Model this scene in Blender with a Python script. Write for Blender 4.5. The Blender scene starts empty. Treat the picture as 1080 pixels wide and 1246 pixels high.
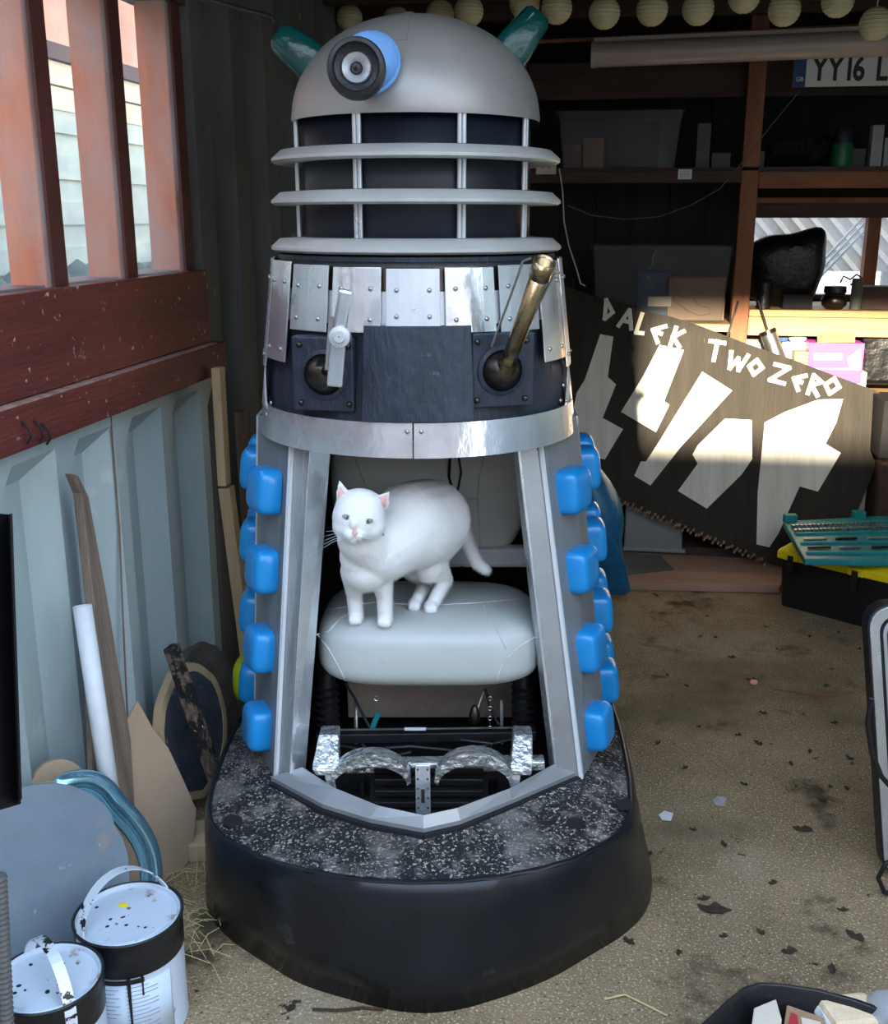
import bpy, bmesh, math, random
from mathutils import Vector, Matrix, Euler
random.seed(7)
S = bpy.context.scene
COL = S.collection
R = math.radians
# ---------------------------------------------------------------- camera, sky, sun, exposure
IW, IH, F = 1080, 1246, 1300.0
EYE = 1.3; PITCH = math.atan(358 / F); YAW = R(9)
cam_d = bpy.data.cameras.new('camera'); cam = bpy.data.objects.new('camera', cam_d); COL.objects.link(cam)
cam_d.sensor_fit = 'VERTICAL'; cam_d.sensor_height = 36; cam_d.lens = F / IH * 36; cam_d.clip_start = .02
cam.location = (0, 0, EYE); cam.rotation_euler = (R(90) - PITCH, 0, YAW)
S.camera = cam
wd = bpy.data.worlds.new('sky'); S.world = wd; wd.use_nodes = True
wn = wd.node_tree.nodes; wl = wd.node_tree.links
bg = wn['Background']; bg.inputs['Strength'].default_value = 1.6
tcw = wn.new('ShaderNodeTexCoord'); sep = wn.new('ShaderNodeSeparateXYZ'); rmp = wn.new('ShaderNodeValToRGB')
wl.new(tcw.outputs['Generated'], sep.inputs[0]); wl.new(sep.outputs[2], rmp.inputs[0]); wl.new(rmp.outputs[0], bg.inputs[0])
rmp.color_ramp.elements[0].position = 0.0; rmp.color_ramp.elements[0].color = (.80, .82, .84, 1)
rmp.color_ramp.elements[1].position = .8; rmp.color_ramp.elements[1].color = (.45, .60, .84, 1)
SUNDIR = Vector((0.095, 1.0, -0.24)).normalized()
sun_d = bpy.data.lights.new('sun', 'SUN'); sun = bpy.data.objects.new('sun', sun_d); COL.objects.link(sun)
sun_d.energy = 6.0; sun_d.color = (1.0, .86, .64); sun_d.angle = R(.9)
sun.rotation_euler = SUNDIR.to_track_quat('-Z', 'Y').to_euler(); sun.location = (0, -6, 5)
S.view_settings.view_transform = 'Standard'; S.view_settings.look = 'None'
S.view_settings.gamma = 1; S.view_settings.use_curve_mapping = False
S.view_settings.exposure = 1.75
# ---------------------------------------------------------------- frames and pixel rays (1080 x 1246)
CR = Matrix.Rotation(YAW, 4, 'Z')
def ray(px, py):
    dx = (px - 540) / F; dy = (py - 623) / F
    return Vector((dx, math.cos(PITCH) - dy * math.sin(PITCH), -math.sin(PITCH) - dy * math.cos(PITCH)))
def PV(px, py, v):                                     # u, v, z at forward distance v
    r = ray(px, py); t = v / r.y; return Vector((r.x * t, v, EYE + r.z * t))
def PZ(px, py, z):
    r = ray(px, py); t = (z - EYE) / r.z; return Vector((r.x * t, r.y * t, z))
def PP(px, py, p, n):                                  # world, on a plane
    r = CR @ ray(px, py); o = Vector((0, 0, EYE)); n = Vector(n)
    return o + r * ((Vector(p) - o).dot(n) / r.dot(n))
def WX(px, py, X): return PP(px, py, (X, 0, 0), (1, 0, 0))
def WY(px, py, Y): return PP(px, py, (0, Y, 0), (0, 1, 0))
def WZ(px, py, z): return CR @ PZ(px, py, z)
def WV(px, py, v): return CR @ PV(px, py, v)
# ---------------------------------------------------------------- materials
MATS = {}
def mat(name, c1, c2=None, scale=6, rough=.6, metal=0, bump=.15, bscale=70, stretch=(1, 1, 1), spots=None, coat=0, trans=0, alpha=1, ior=1.45, emit=None, sss=0, spec=.5, rvar=0, detail=6):
    m = bpy.data.materials.new(name); m.use_nodes = True; MATS[name] = m
    n = m.node_tree.nodes; l = m.node_tree.links; b = n['Principled BSDF']
    b.inputs['Roughness'].default_value = rough; b.inputs['Metallic'].default_value = metal
    b.inputs['Coat Weight'].default_value = coat; b.inputs['Transmission Weight'].default_value = trans
    b.inputs['Alpha'].default_value = alpha; b.inputs['IOR'].default_value = ior
    b.inputs['Specular IOR Level'].default_value = spec
    if sss: b.inputs['Subsurface Weight'].default_value = sss; b.inputs['Subsurface Scale'].default_value = .01
    tc = n.new('ShaderNodeTexCoord'); mp = n.new('ShaderNodeMapping'); l.new(tc.outputs['Object'], mp.inputs[0])
    mp.inputs['Scale'].default_value = stretch
    c2 = c2 or tuple(x * .75 for x in c1)
    nz = n.new('ShaderNodeTexNoise'); nz.inputs['Scale'].default_value = scale; nz.inputs['Detail'].default_value = detail; nz.inputs['Roughness'].default_value = .62
    l.new(mp.outputs[0], nz.inputs[0])
    cr = n.new('ShaderNodeValToRGB'); cr.color_ramp.elements[0].position = .32; cr.color_ramp.elements[1].position = .68
    cr.color_ramp.elements[0].color = (*c2, 1); cr.color_ramp.elements[1].color = (*c1, 1)
    l.new(nz.outputs[0], cr.inputs[0]); out = cr.outputs[0]
    for sp in (spots or []):
        sc, ssc, th, wd_ = sp[0], sp[1], sp[2], sp[3]
        st = sp[4] if len(sp) > 4 else (1, 1, 1)
        mp2 = n.new('ShaderNodeMapping'); l.new(tc.outputs['Object'], mp2.inputs[0]); mp2.inputs['Scale'].default_value = st
        mp2.inputs['Location'].default_value = (3.1, ssc * .37, 1.7)
        n2 = n.new('ShaderNodeTexNoise'); n2.inputs['Scale'].default_value = ssc; n2.inputs['Detail'].default_value = 5; n2.inputs['Roughness'].default_value = .65
        l.new(mp2.outputs[0], n2.inputs[0])
        r2 = n.new('ShaderNodeMapRange'); r2.inputs[1].default_value = th; r2.inputs[2].default_value = th + wd_; l.new(n2.outputs[0], r2.inputs[0])
        mx = n.new('ShaderNodeMix'); mx.data_type = 'RGBA'; l.new(r2.outputs[0], mx.inputs[0]); l.new(out, mx.inputs[6]); mx.inputs[7].default_value = (*sc, 1)
        out = mx.outputs[2]
    l.new(out, b.inputs['Base Color'])
    if rvar:
        mr = n.new('ShaderNodeMapRange'); l.new(nz.outputs[0], mr.inputs[0]); mr.inputs[1].default_value = .3; mr.inputs[2].default_value = .7
        mr.inputs[3].default_value = max(.02, rough - rvar); mr.inputs[4].default_value = min(1, rough + rvar); l.new(mr.outputs[0], b.inputs['Roughness'])
    if bump:
        n3 = n.new('ShaderNodeTexNoise'); n3.inputs['Scale'].default_value = bscale; n3.inputs['Detail'].default_value = 4; l.new(mp.outputs[0], n3.inputs[0])
        bp = n.new('ShaderNodeBump'); bp.inputs['Strength'].default_value = bump; bp.inputs['Distance'].default_value = .01
        l.new(n3.outputs[0], bp.inputs['Height']); l.new(bp.outputs[0], b.inputs['Normal'])
    if emit: b.inputs['Emission Color'].default_value = (*emit[0], 1); b.inputs['Emission Strength'].default_value = emit[1]
    return m
concrete = mat('concrete', (.35, .25, .14), (.19, .13, .07), 2.2, .9, bump=.5, bscale=160, spots=[((.66, .56, .38), 200, .57, .05), ((.05, .035, .022), 120, .60, .05), ((.08, .055, .03), 4.5, .57, .10), ((.40, .36, .28), 1.3, .58, .2), ((.03, .022, .015), 16, .665, .03), ((.13, .095, .045), 1.1, .55, .15)])
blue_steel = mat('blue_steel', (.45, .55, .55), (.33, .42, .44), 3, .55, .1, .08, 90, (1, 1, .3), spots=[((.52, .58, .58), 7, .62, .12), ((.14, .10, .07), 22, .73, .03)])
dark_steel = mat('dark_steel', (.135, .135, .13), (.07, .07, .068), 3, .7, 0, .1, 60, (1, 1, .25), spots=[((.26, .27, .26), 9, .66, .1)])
red_wood = mat('red_wood', (.155, .034, .024), (.085, .019, .015), 5, .55, 0, .35, 60, (1, .25, 3), spots=[((.50, .38, .33), 42, .645, .03), ((.42, .32, .28), 11, .675, .04)])
post_wood = mat('post_wood', (.80, .25, .09), (.55, .15, .05), 4, .6, 0, .1, 60, (3, 3, .3))
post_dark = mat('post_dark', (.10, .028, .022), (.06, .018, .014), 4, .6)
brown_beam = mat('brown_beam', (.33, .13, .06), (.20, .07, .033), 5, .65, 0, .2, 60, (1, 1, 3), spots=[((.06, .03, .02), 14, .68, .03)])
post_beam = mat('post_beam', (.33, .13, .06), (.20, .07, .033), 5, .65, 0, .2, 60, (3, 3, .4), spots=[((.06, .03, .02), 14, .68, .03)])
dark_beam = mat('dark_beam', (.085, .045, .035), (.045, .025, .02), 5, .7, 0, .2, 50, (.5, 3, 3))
dark_board = mat('dark_board', (.030, .027, .026), (.016, .015, .015), 5, .8, 0, .2, 50, (3, 3, .4))
pine = mat('pine', (.62, .42, .20), (.44, .27, .12), 5, .6, 0, .15, 60, (.4, 3, 3))
pine_v = mat('pine_v', (.62, .47, .29), (.42, .29, .16), 5, .6, 0, .15, 60, (3, 3, .4), spots=[((.22, .13, .07), 8, .66, .05)])
grey_wood = mat('grey_wood', (.27, .20, .15), (.13, .095, .07), 6, .8, 0, .4, 60, (4, 4, .3), spots=[((.30, .12, .04), 5, .60, .06)])
burnt_wood = mat('burnt_wood', (.24, .16, .11), (.03, .024, .02), 34, .85, 0, .9, 60, (2, 2, .8), spots=[((.010, .009, .009), 20, .50, .04), ((.62, .44, .33), 24, .68, .02)])
disc_wood = mat('disc_wood', (.16, .14, .125), (.07, .062, .058), 9, .85, 0, .5, 40, (1, 1, 1), spots=[((.02, .02, .02), 12, .60, .06)])
slate = mat('slate', (.085, .10, .125), (.03, .036, .045), 8, .7, 0, .4, 40, spots=[((.20, .24, .28), 18, .66, .05)])
hardboard = mat('hardboard', (.46, .34, .23), (.37, .27, .175), 3, .75, 0, .2, 200, spots=[((.09, .05, .035), 3, .66, .15)])
grey_board = mat('grey_board', (.22, .27, .32), (.15, .195, .24), 4, .7, 0, .12, 120, spots=[((.36, .26, .20), 4, .67, .1), ((.45, .50, .54), 26, .68, .06)])
chrome_blue = mat('chrome_blue', (.40, .68, .80), (.16, .40, .54), 6, .14, .8, .03)
vinyl = mat('vinyl', (.009, .011, .015), (.006, .007, .009), 4, .3, 0, .12, 9, spots=[((.05, .055, .065), 7, .66, .12), ((.22, .22, .22), 70, .76, .02)], rvar=.1)
grit = mat('grit', (.016, .016, .018), (.008, .008, .010), 6, .75, 0, .9, 200, spots=[((.24, .215, .195), 24, .51, .20), ((.50, .45, .40), 170, .56, .05), ((.26, .235, .21), 5, .55, .2), ((.004, .004, .005), 9, .64, .02)])
alu = mat('alu', (.62, .66, .70), (.46, .50, .54), 9, .32, .6, .10, 25, (1, 1, .4), rvar=.1, spots=[((.32, .34, .36), 24, .66, .06)])
alu_bright = mat('alu_bright', (.76, .79, .82), (.58, .62, .66), 12, .22, .75, .16, 40, (1, 1, .5), rvar=.08)
alu_paint = mat('alu_paint', (.43, .44, .45), (.33, .34, .35), 4, .42, .55, .08, 30, rvar=.08, spots=[((.26, .25, .24), 11, .66, .1)])
dome_m = mat('dome_m', (.38, .375, .36), (.28, .275, .265), 3.2, .40, .35, .06, 25, rvar=.07, spots=[((.52, .51, .49), 6, .62, .2), ((.20, .195, .19), 15, .68, .08)])
ring_m = mat('ring_m', (.50, .51, .49), (.40, .41, .39), 6, .40, .15, .06, 40, rvar=.08)
silver_wood = mat('silver_wood', (.40, .43, .45), (.24, .26, .28), 6, .5, .35, .4, 50, (5, 5, .3), spots=[((.10, .09, .08), 30, .70, .04)])
panel_grey = mat('panel_grey', (.30, .32, .335), (.21, .225, .24), 5, .45, .35, .15, 60, (2, 2, .5))
navy = mat('navy', (.030, .042, .065), (.015, .021, .034), 5, .42, .1, .35, 40, (2, 2, .7), spots=[((.10, .14, .19), 26, .66, .08), ((.005, .005, .008), 12, .66, .05)])
black_cage = mat('black_cage', (.010, .014, .024), (.006, .008, .014), 4, .45, 0, .08, 30, spots=[((.04, .04, .05), 30, .72, .04)])
black = mat('black', (.014, .014, .016), (.008, .008, .010), 6, .4)
black_soft = mat('black_soft', (.012, .012, .014), (.006, .006, .007), 6, .8)
blue_plastic = mat('blue_plastic', (.010, .28, .68), (.008, .23, .58), 3, .28, 0, .03, 30, coat=.3, spots=[((.14, .40, .62), 18, .68, .08)])
blue_ring = mat('blue_ring', (.20, .48, .92), (.17, .42, .85), 4, .4)
green_glass = mat('green_glass', (.004, .085, .075), (.002, .045, .042), 20, .22, 0, .2, 60, coat=.2)
brass = mat('brass', (.34, .27, .16), (.16, .12, .075), 12, .25, .95, .1, 40, rvar=.1)
dark_metal = mat('dark_metal', (.10, .085, .07), (.05, .045, .04), 12, .28, .9, .05)
foil = mat('foil', (.80, .82, .82), (.55, .58, .58), 20, .22, .8, .9, 60, spots=[((.25, .25, .24), 28, .66, .06)])
leather = mat('leather', (.50, .53, .51), (.44, .47, .455), 4, .38, 0, .12, 9, spots=[((.35, .35, .33), 14, .70, .08)], rvar=.06)
leather_lifted = mat('leather_lifted', (.78, .79, .74), (.70, .71, .66), 4, .42, 0, .12, 9)  # same seat leather, colour lifted to offset shade inside the opening
seam_m = mat('seam_m', (.62, .64, .62), (.40, .41, .40), 30, .6)
white = mat('white', (.75, .78, .80), (.62, .66, .69), 8, .45)
white_can = mat('white_can', (.62, .70, .80), (.52, .60, .70), 5, .35, .1, .05, spots=[((.30, .20, .14), 20, .60, .08), ((.01, .01, .012), 22, .69, .02)])
label_m = mat('label_m', (.58, .68, .80), (.50, .60, .72), 5, .4, 0, .03)
ink = mat('ink', (.05, .055, .07), (.03, .03, .04), 8, .5)
ink_soft = mat('ink_soft', (.30, .36, .45), (.24, .30, .38), 8, .5)
strap_m = mat('strap_m', (.72, .78, .84), (.60, .66, .72), 5, .35, .2, .05, spots=[((.01, .01, .012), 34, .56, .02, (1, 1, 2))])
yellow_m = mat('yellow_m', (.95, .76, .01), (.82, .64, .01), 5, .4, 0, .05)
teal = mat('teal', (.015, .30, .32), (.010, .20, .22), 5, .4, 0, .05)
steel = mat('steel', (.50, .50, .50), (.36, .36, .36), 12, .3, .9)
hivis = mat('hivis', (.50, .62, .01), (.40, .50, .01), 5, .6)
tarp = mat('tarp', (.012, .17, .36), (.008, .10, .24), 9, .35, 0, .5, 25)
card_black = mat('card_black', (.036, .028, .019), (.018, .015, .011), 8, .75, 0, .35, 40, (3, 1, .3), spots=[((.16, .115, .07), 30, .70, .04, (2, 1, .12))])
card_white = mat('card_white', (.88, .85, .77), (.72, .69, .60), 7, .65, 0, .3, 40, (4, 1, .4), spots=[((.30, .27, .23), 22, .72, .03, (3, 1, .2))])
card_brown = mat('card_brown', (.40, .25, .14), (.32, .19, .10), 7, .8)
card_blank = mat('card_blank', (.70, .62, .50), (.60, .52, .40), 5, .8)
pink = mat('pink', (.68, .10, .52), (.58, .08, .44), 5, .4, 0, .02)
paper = mat('paper', (.80, .76, .68), (.66, .62, .55), 8, .7, 0, .3, 20)
lantern_m = mat('lantern_m', (.66, .60, .36), (.52, .47, .27), 6, .7, 0, .1)
tube_m = mat('tube_m', (.60, .50, .43), (.46, .38, .33), 4, .3, 0, .04, coat=.4)
clear_bin = mat('clear_bin', (.16, .17, .17), (.08, .09, .09), 4, .25, 0, .35, 14, alpha=.22)
clear_bin2 = mat('clear_bin_pale', (.50, .52, .54), (.40, .42, .44), 4, .3, 0, .1, 14, alpha=.6)
plate_m = mat('plate_m', (.85, .85, .83), (.76, .76, .74), 5, .4, 0, .02)
plate_blue = mat('plate_blue', (.010, .06, .22), (.008, .05, .18), 5, .4)
bag_m = mat('bag_m', (.008, .008, .010), (.004, .004, .005), 6, .35, 0, .9, 14)
roof_sheet = mat('roof_sheet', (.42, .34, .24), (.33, .26, .18), 3, .6)
bottle_green = mat('bottle_green', (.03, .20, .09), (.02, .13, .06), 6, .35)
brick_orange = mat('brick_orange', (.92, .46, .30), (.80, .36, .23), 10, .8, 0, .3, 60)
render_cream = mat('render_cream', (.90, .76, .52), (.76, .62, .42), 2.5, .8)
fence_pale = mat('fence_pale', (.66, .68, .52), (.48, .55, .48), 3, .8, stretch=(1, .4, 3))
foliage_m = mat('foliage_m', (.08, .14, .12), (.04, .08, .07), 16, .9, 0, .6, 30)
tarmac = mat('tarmac', (.14, .135, .13), (.10, .095, .09), 8, .9, 0, .4, 90)
outer_wall = mat('outer_wall', (.36, .30, .26), (.28, .23, .20), 3, .85)
cat_white = mat('cat_white', (.86, .87, .86), (.80, .81, .80), 14, .85, 0, .2, 220, (1, 1, .5), sss=.12, spec=.2)
cat_pink = mat('cat_pink', (.82, .50, .46), (.76, .42, .39), 20, .7, 0, .05, sss=.2)
cat_eye = mat('cat_eye', (.24, .31, .31), (.16, .22, .22), 60, .12, 0, 0, coat=.5)
leaf_m = mat('leaf_m', (.055, .032, .02), (.03, .018, .012), 40, .8)
straw_m = mat('straw_m', (.60, .54, .26), (.45, .40, .18), 20, .7)
sponge_m = mat('sponge_m', (.80, .62, .42), (.72, .53, .34), 30, .9, 0, .4)
def glass_mat():
    m = bpy.data.materials.new('dusty_glass'); m.use_nodes = True; n = m.node_tree.nodes; l = m.node_tree.links
    for x in list(n):
        if x.type != 'OUTPUT_MATERIAL': n.remove(x)
    o = n['Material Output']; t = n.new('ShaderNodeBsdfTransparent'); g = n.new('ShaderNodeBsdfGlossy'); d = n.new('ShaderNodeBsdfTranslucent'); df = n.new('ShaderNodeBsdfDiffuse')
    g.inputs['Roughness'].default_value = .08; d.inputs['Color'].default_value = (.75, .85, .9, 1); df.inputs['Color'].default_value = (.5, .56, .6, 1)
    a = n.new('ShaderNodeMixShader'); b = n.new('ShaderNodeMixShader'); c = n.new('ShaderNodeMixShader')
    a.inputs[0].default_value = .5; l.new(d.outputs[0], a.inputs[1]); l.new(df.outputs[0], a.inputs[2])
    tc = n.new('ShaderNodeTexCoord'); nz = n.new('ShaderNodeTexNoise'); nz.inputs['Scale'].default_value = 5; nz.inputs['Detail'].default_value = 7
    l.new(tc.outputs['Object'], nz.inputs[0]); mr = n.new('ShaderNodeMapRange'); l.new(nz.outputs[0], mr.inputs[0])
    mr.inputs[1].default_value = .35; mr.inputs[2].default_value = .7; mr.inputs[3].default_value = .07; mr.inputs[4].default_value = .34
    l.new(mr.outputs[0], b.inputs[0]); l.new(t.outputs[0], b.inputs[1]); l.new(a.outputs[0], b.inputs[2])
    c.inputs[0].default_value = .05; l.new(b.outputs[0], c.inputs[1]); l.new(g.outputs[0], c.inputs[2]); l.new(c.outputs[0], o.inputs[0])
    return m
dusty_glass = glass_mat()
# ---------------------------------------------------------------- mesh builder
class MB:
    def __init__(s): s.bm = bmesh.new()
    def faces(s, vs, fs):
        v = [s.bm.verts.new(p) for p in vs]
        for f in fs:
            try: s.bm.faces.new([v[i] for i in f])
            except ValueError: pass
        return s
    def box(s, c, d, rot=None):
        c = Vector(c); m = Euler(rot).to_matrix() if isinstance(rot, (tuple, list)) else (rot or Matrix.Identity(3))
        vs = [c + m @ Vector((x * d[0] / 2, y * d[1] / 2, z * d[2] / 2)) for z in (-1, 1) for x, y in ((-1, -1), (1, -1), (1, 1), (-1, 1))]
        return s.faces(vs, [(3, 2, 1, 0), (4, 5, 6, 7), (0, 1, 5, 4), (1, 2, 6, 5), (2, 3, 7, 6), (3, 0, 4, 7)])
    def bb(s, a, b):
        a = Vector(a); b = Vector(b); return s.box((a + b) / 2, [abs(x) for x in (b - a)])
    def prism(s, pts, off):
        pts = [Vector(p) for p in pts]; off = Vector(off); n = len(pts)
        nrm = Vector((0, 0, 0))
        for i in range(n): nrm += pts[i].cross(pts[(i + 1) % n])
        if nrm.dot(off) > 0: pts.reverse()
        return s.faces(pts + [p + off for p in pts], [tuple(range(n)), tuple(range(2 * n - 1, n - 1, -1))] + [(i, i + n, (i + 1) % n + n, (i + 1) % n) for i in range(n)])
    def loft(s, rings, close=True, caps=True, wrap=False):
        n = len(rings[0]); vs = [v for r in rings for v in r]; fs = []; k = len(rings)
        for i in range(k if wrap else k - 1):
            i2 = (i + 1) % k
            for j in range(n if close else n - 1): fs.append((i * n + j, i * n + (j + 1) % n, i2 * n + (j + 1) % n, i2 * n + j))
        if caps and not wrap: fs.append(tuple(range(n - 1, -1, -1))); fs.append(tuple(range((k - 1) * n, k * n)))
        return s.faces(vs, fs)
    def tube(s, pts, r, seg=10, caps=True, sq=None):
        pts = [Vector(p) for p in pts]; rings = []; prev = None
        for i, p in enumerate(pts):
            t = (pts[min(i + 1, len(pts) - 1)] - pts[max(i - 1, 0)]).normalized()
            if prev is None:
                a = Vector((0, 0, 1)) if abs(t.z) < .9 else Vector((0, 1, 0)); x = t.cross(a).normalized()
            else: x = (prev - t * prev.dot(t)).normalized()
            prev = x; y = t.cross(x); rr = r[i] if isinstance(r, (list, tuple)) else r
            q = sq or 1
            rings.append([p + x * math.cos(2 * math.pi * j / seg) * rr + y * math.sin(2 * math.pi * j / seg) * rr * q for j in range(seg)])
        return s.loft(rings, caps=caps)
    def bar(s, a, b, w, t, up=(0, 0, 1)):                # rectangular bar a -> b
        a = Vector(a); b = Vector(b); d = (b - a).normalized(); up = Vector(up); x = d.cross(up).normalized(); y = x.cross(d)
        rings = [[p + x * sx * w / 2 + y * sy * t / 2 for sx, sy in ((-1, -1), (1, -1), (1, 1), (-1, 1))] for p in (a, b)]
        return s.loft(rings)
    def lathe(s, prof, c=(0, 0, 0), seg=48, m=None, caps=False, a0=0, a1=360):
        c = Vector(c); m = m or Matrix.Identity(3); full = abs(a1 - a0) >= 360
        k = seg if full else seg + 1
        rings = [[c + m @ Vector((r * math.cos(R(a0 + (a1 - a0) * j / seg)), r * math.sin(R(a0 + (a1 - a0) * j / seg)), z)) for j in range(k)] for r, z in prof]
        return s.loft(rings, close=full, caps=caps and full)
    def ball(s, c, r, seg=16, rings=10, m=None, e=1.0, half=False):
        c = Vector(c); r = Vector(r) if not isinstance(r, (int, float)) else Vector((r, r, r)); m = m or Matrix.Identity(3)
        def f(x): return math.copysign(abs(x) ** e, x)
        rr = []
        for i in range(rings + 1):
            ph = (math.pi / 2 if half else math.pi) * i / rings
            ph = max(ph, .02) if i == 0 else ph
            if not half and i == rings: ph = math.pi - .02
            rr.append([c + m @ Vector((r.x * f(math.sin(ph)) * f(math.cos(2 * math.pi * j / seg)), r.y * f(math.sin(ph)) * f(math.sin(2 * math.pi * j / seg)), r.z * f(math.cos(ph)))) for j in range(seg)])
        rr.reverse(); return s.loft(rr)
def text_mb(txt, size, ext=.001, bold=0):
    cu = bpy.data.curves.new('t', 'FONT'); cu.body = txt; cu.size = size; cu.extrude = ext; cu.offset = bold; cu.resolution_u = 3
    o = bpy.data.objects.new('t', cu); COL.objects.link(o); bpy.context.view_layer.update()
    me = bpy.data.meshes.new_from_object(o.evaluated_get(bpy.context.evaluated_depsgraph_get()))
    mb = MB(); mb.bm.from_mesh(me); bpy.data.objects.remove(o); bpy.data.curves.remove(cu); bpy.data.meshes.remove(me); return mb
ROOTM = {}
def root(name, label, cat, loc, rotz=0, group=None):     # loc in world
    o = bpy.data.objects.new(name, None); o.empty_display_size = .05; COL.objects.link(o)
    m = Matrix.Translation(Vector(loc)) @ Matrix.Rotation(rotz, 4, 'Z'); o.matrix_world = m; o.matrix_local = m; ROOTM[o] = m
    o['label'] = label; o['category'] = cat
    if group: o['group'] = group
    return o
def obj(name, mb, m, parent=None, cam_frame=False, smooth=False, bevel=0, label=None, cat=None, group=None, kind=None, seg=2, solid=0, sub=0):
    bm = mb.bm if isinstance(mb, MB) else mb
    if cam_frame: bm.transform(CR)
    if not (isinstance(mb, MB) and getattr(mb, 'keep', False)): bmesh.ops.recalc_face_normals(bm, faces=bm.faces)
    if parent is not None: M = ROOTM[parent]
    elif kind == 'structure': M = Matrix.Identity(4)
    else:
        xs = [v.co for v in bm.verts]; lo = [min(c[i] for c in xs) for i in range(3)]; hi = [max(c[i] for c in xs) for i in range(3)]
        M = Matrix.Translation(((lo[0] + hi[0]) / 2, (lo[1] + hi[1]) / 2, lo[2]))
    bm.transform(M.inverted())
    me = bpy.data.meshes.new(name); bm.to_mesh(me); bm.free(); me.materials.append(m)
    if smooth:
        me.polygons.foreach_set('use_smooth', [True] * len(me.polygons)); me.set_sharp_from_angle(angle=R(42))
    o = bpy.data.objects.new(name, me); COL.objects.link(o)
    if parent is not None: o.parent = parent
    else: o.matrix_world = M; o.matrix_local = M
    ROOTM[o] = M
    if label: o['label'] = label
    if cat: o['category'] = cat
    if group: o['group'] = group
    if kind: o['kind'] = kind
    if solid: k = o.modifiers.new('solid', 'SOLIDIFY'); k.thickness = solid; k.offset = 0
    if bevel: k = o.modifiers.new('bevel', 'BEVEL'); k.width = bevel; k.segments = seg; k.limit_method = 'ANGLE'; k.angle_limit = R(40)
    if sub: k = o.modifiers.new('sub', 'SUBSURF'); k.levels = sub; k.render_levels = sub
    return o
def inst(src, parent, worldM):                           # an extra copy of a part (shares the mesh), placed by a world matrix
    o = src.copy(); COL.objects.link(o); o.parent = parent; o.matrix_local = ROOTM[parent].inverted() @ worldM
    return o
def meshpart(name, mb, m, parent, worldM, smooth=True, bevel=0):    # mesh given in its own frame, placed by a world matrix
    me = bpy.data.meshes.new(name); bm = mb.bm; bmesh.ops.recalc_face_normals(bm, faces=bm.faces); bm.to_mesh(me); bm.free(); me.materials.append(m)
    if smooth: me.polygons.foreach_set('use_smooth', [True] * len(me.polygons)); me.set_sharp_from_angle(angle=R(42))
    o = bpy.data.objects.new(name, me); COL.objects.link(o); o.parent = parent; o.matrix_local = ROOTM[parent].inverted() @ worldM
    if bevel: k = o.modifiers.new('bevel', 'BEVEL'); k.width = bevel; k.segments = 2
    return o
def frame(p, z, x=None):                                 # matrix with local +Z along z, located at p
    z = Vector(z).normalized(); x = Vector(x) if x else (Vector((0, 0, 1)).cross(z) if abs(z.z) < .95 else Vector((1, 0, 0)))
    x = (x - z * x.dot(z)).normalized(); y = z.cross(x)
    m = Matrix((x, y, z)).transposed().to_4x4(); m.translation = Vector(p); return m
def st(name, mb, m, **k): return obj(name, mb, m, kind='structure', **k)
# ================================================================ SETTING
st('floor', MB().bb((-1.2, -.35, -.05), (1.6, 4.8, 0)), concrete)
st('outside_ground', MB().bb((-9, -14, -.09), (9, 12, -.06)), tarmac)
st('sun_block_low', MB().bb((-8, -6.3, -.06), (8, -6, 2.9)), outer_wall)  # unseen block added to cut off the sun below its band
st('sun_block_left', MB().bb((-3.4, -4.2, -.06), (-.67, -3.2, 3.15)), outer_wall)  # unseen tall block added to keep the sun off the left side
st('sun_block_high', MB().bb((-8, -6.3, 3.47), (8, -6, 4.7)), outer_wall)  # unseen slab added above, leaving a slit for the sun
st('ceiling', MB().bb((-1.1, 1.35, 2.05), (1.6, 4.9, 2.12)), dark_board)
st('wall_right', MB().bb((1.5, .6, 0), (1.6, 4.9, 2.05)), blue_steel)
def corrug(y0, y1, z0, z1, x0, depth, p0, pitch, hw, sl, ztop=None):
    ys = []; k = math.floor((y0 - p0) / pitch)
    while p0 + k * pitch < y1 + pitch:
        c = p0 + k * pitch
        ys += [(c - hw - sl, -depth), (c - hw, 0), (c + hw, 0), (c + hw + sl, -depth)]; k += 1
    ys = [(min(max(y, y0), y1), d) for y, d in ys if y0 - .08 < y < y1 + .08]
    lv = [(z0, 1), (z1, 1)] if ztop is None else [(z0, 1), (ztop, 1), (ztop + .05, 0), (z1, 0)]
    rings = [[Vector((x0 + d * f, y, z)) for y, d in ys] for z, f in lv]
    m = MB().loft(rings, close=False, caps=False); m.keep = True
    bmesh.ops.recalc_face_normals(m.bm, faces=m.bm.faces); return m
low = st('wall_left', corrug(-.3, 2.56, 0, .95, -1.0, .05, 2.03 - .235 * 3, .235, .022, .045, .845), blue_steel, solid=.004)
for (px, py) in ((115, 563), (225, 512)):
    p = WX(px, py, -1.046); b = MB(); b.lathe([(.001, .014), (.006, .013), (.007, .006), (.013, .004), (.014, 0)], p, 12, frame(p, (1, 0, 0)).to_3x3()); obj('bolt', b, steel, low, smooth=True)
b = MB(); pts = [WX(x, y, -.998) for x, y in ((134, 497), (139, 560), (145, 640), (149, 740), (155, 870), (158, 960))]; b.tube(pts, .0022, 6); obj('sealant_line', b, grey_wood, low)
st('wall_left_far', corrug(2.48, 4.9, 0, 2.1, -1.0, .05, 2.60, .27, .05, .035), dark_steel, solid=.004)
dust_m = mat('pale_dust', (.42, .30, .25), (.22, .10, .08), 30, .9)
wl_ = st('trim_1', MB().bb((-1.0, -.3, 1.008), (-.972, 2.503, 1.18)), red_wood, bevel=.003)
st('trim_2', MB().bb((-1.02, -.3, .928), (-.955, 2.56, 1.004)), red_wood, bevel=.004)
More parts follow.
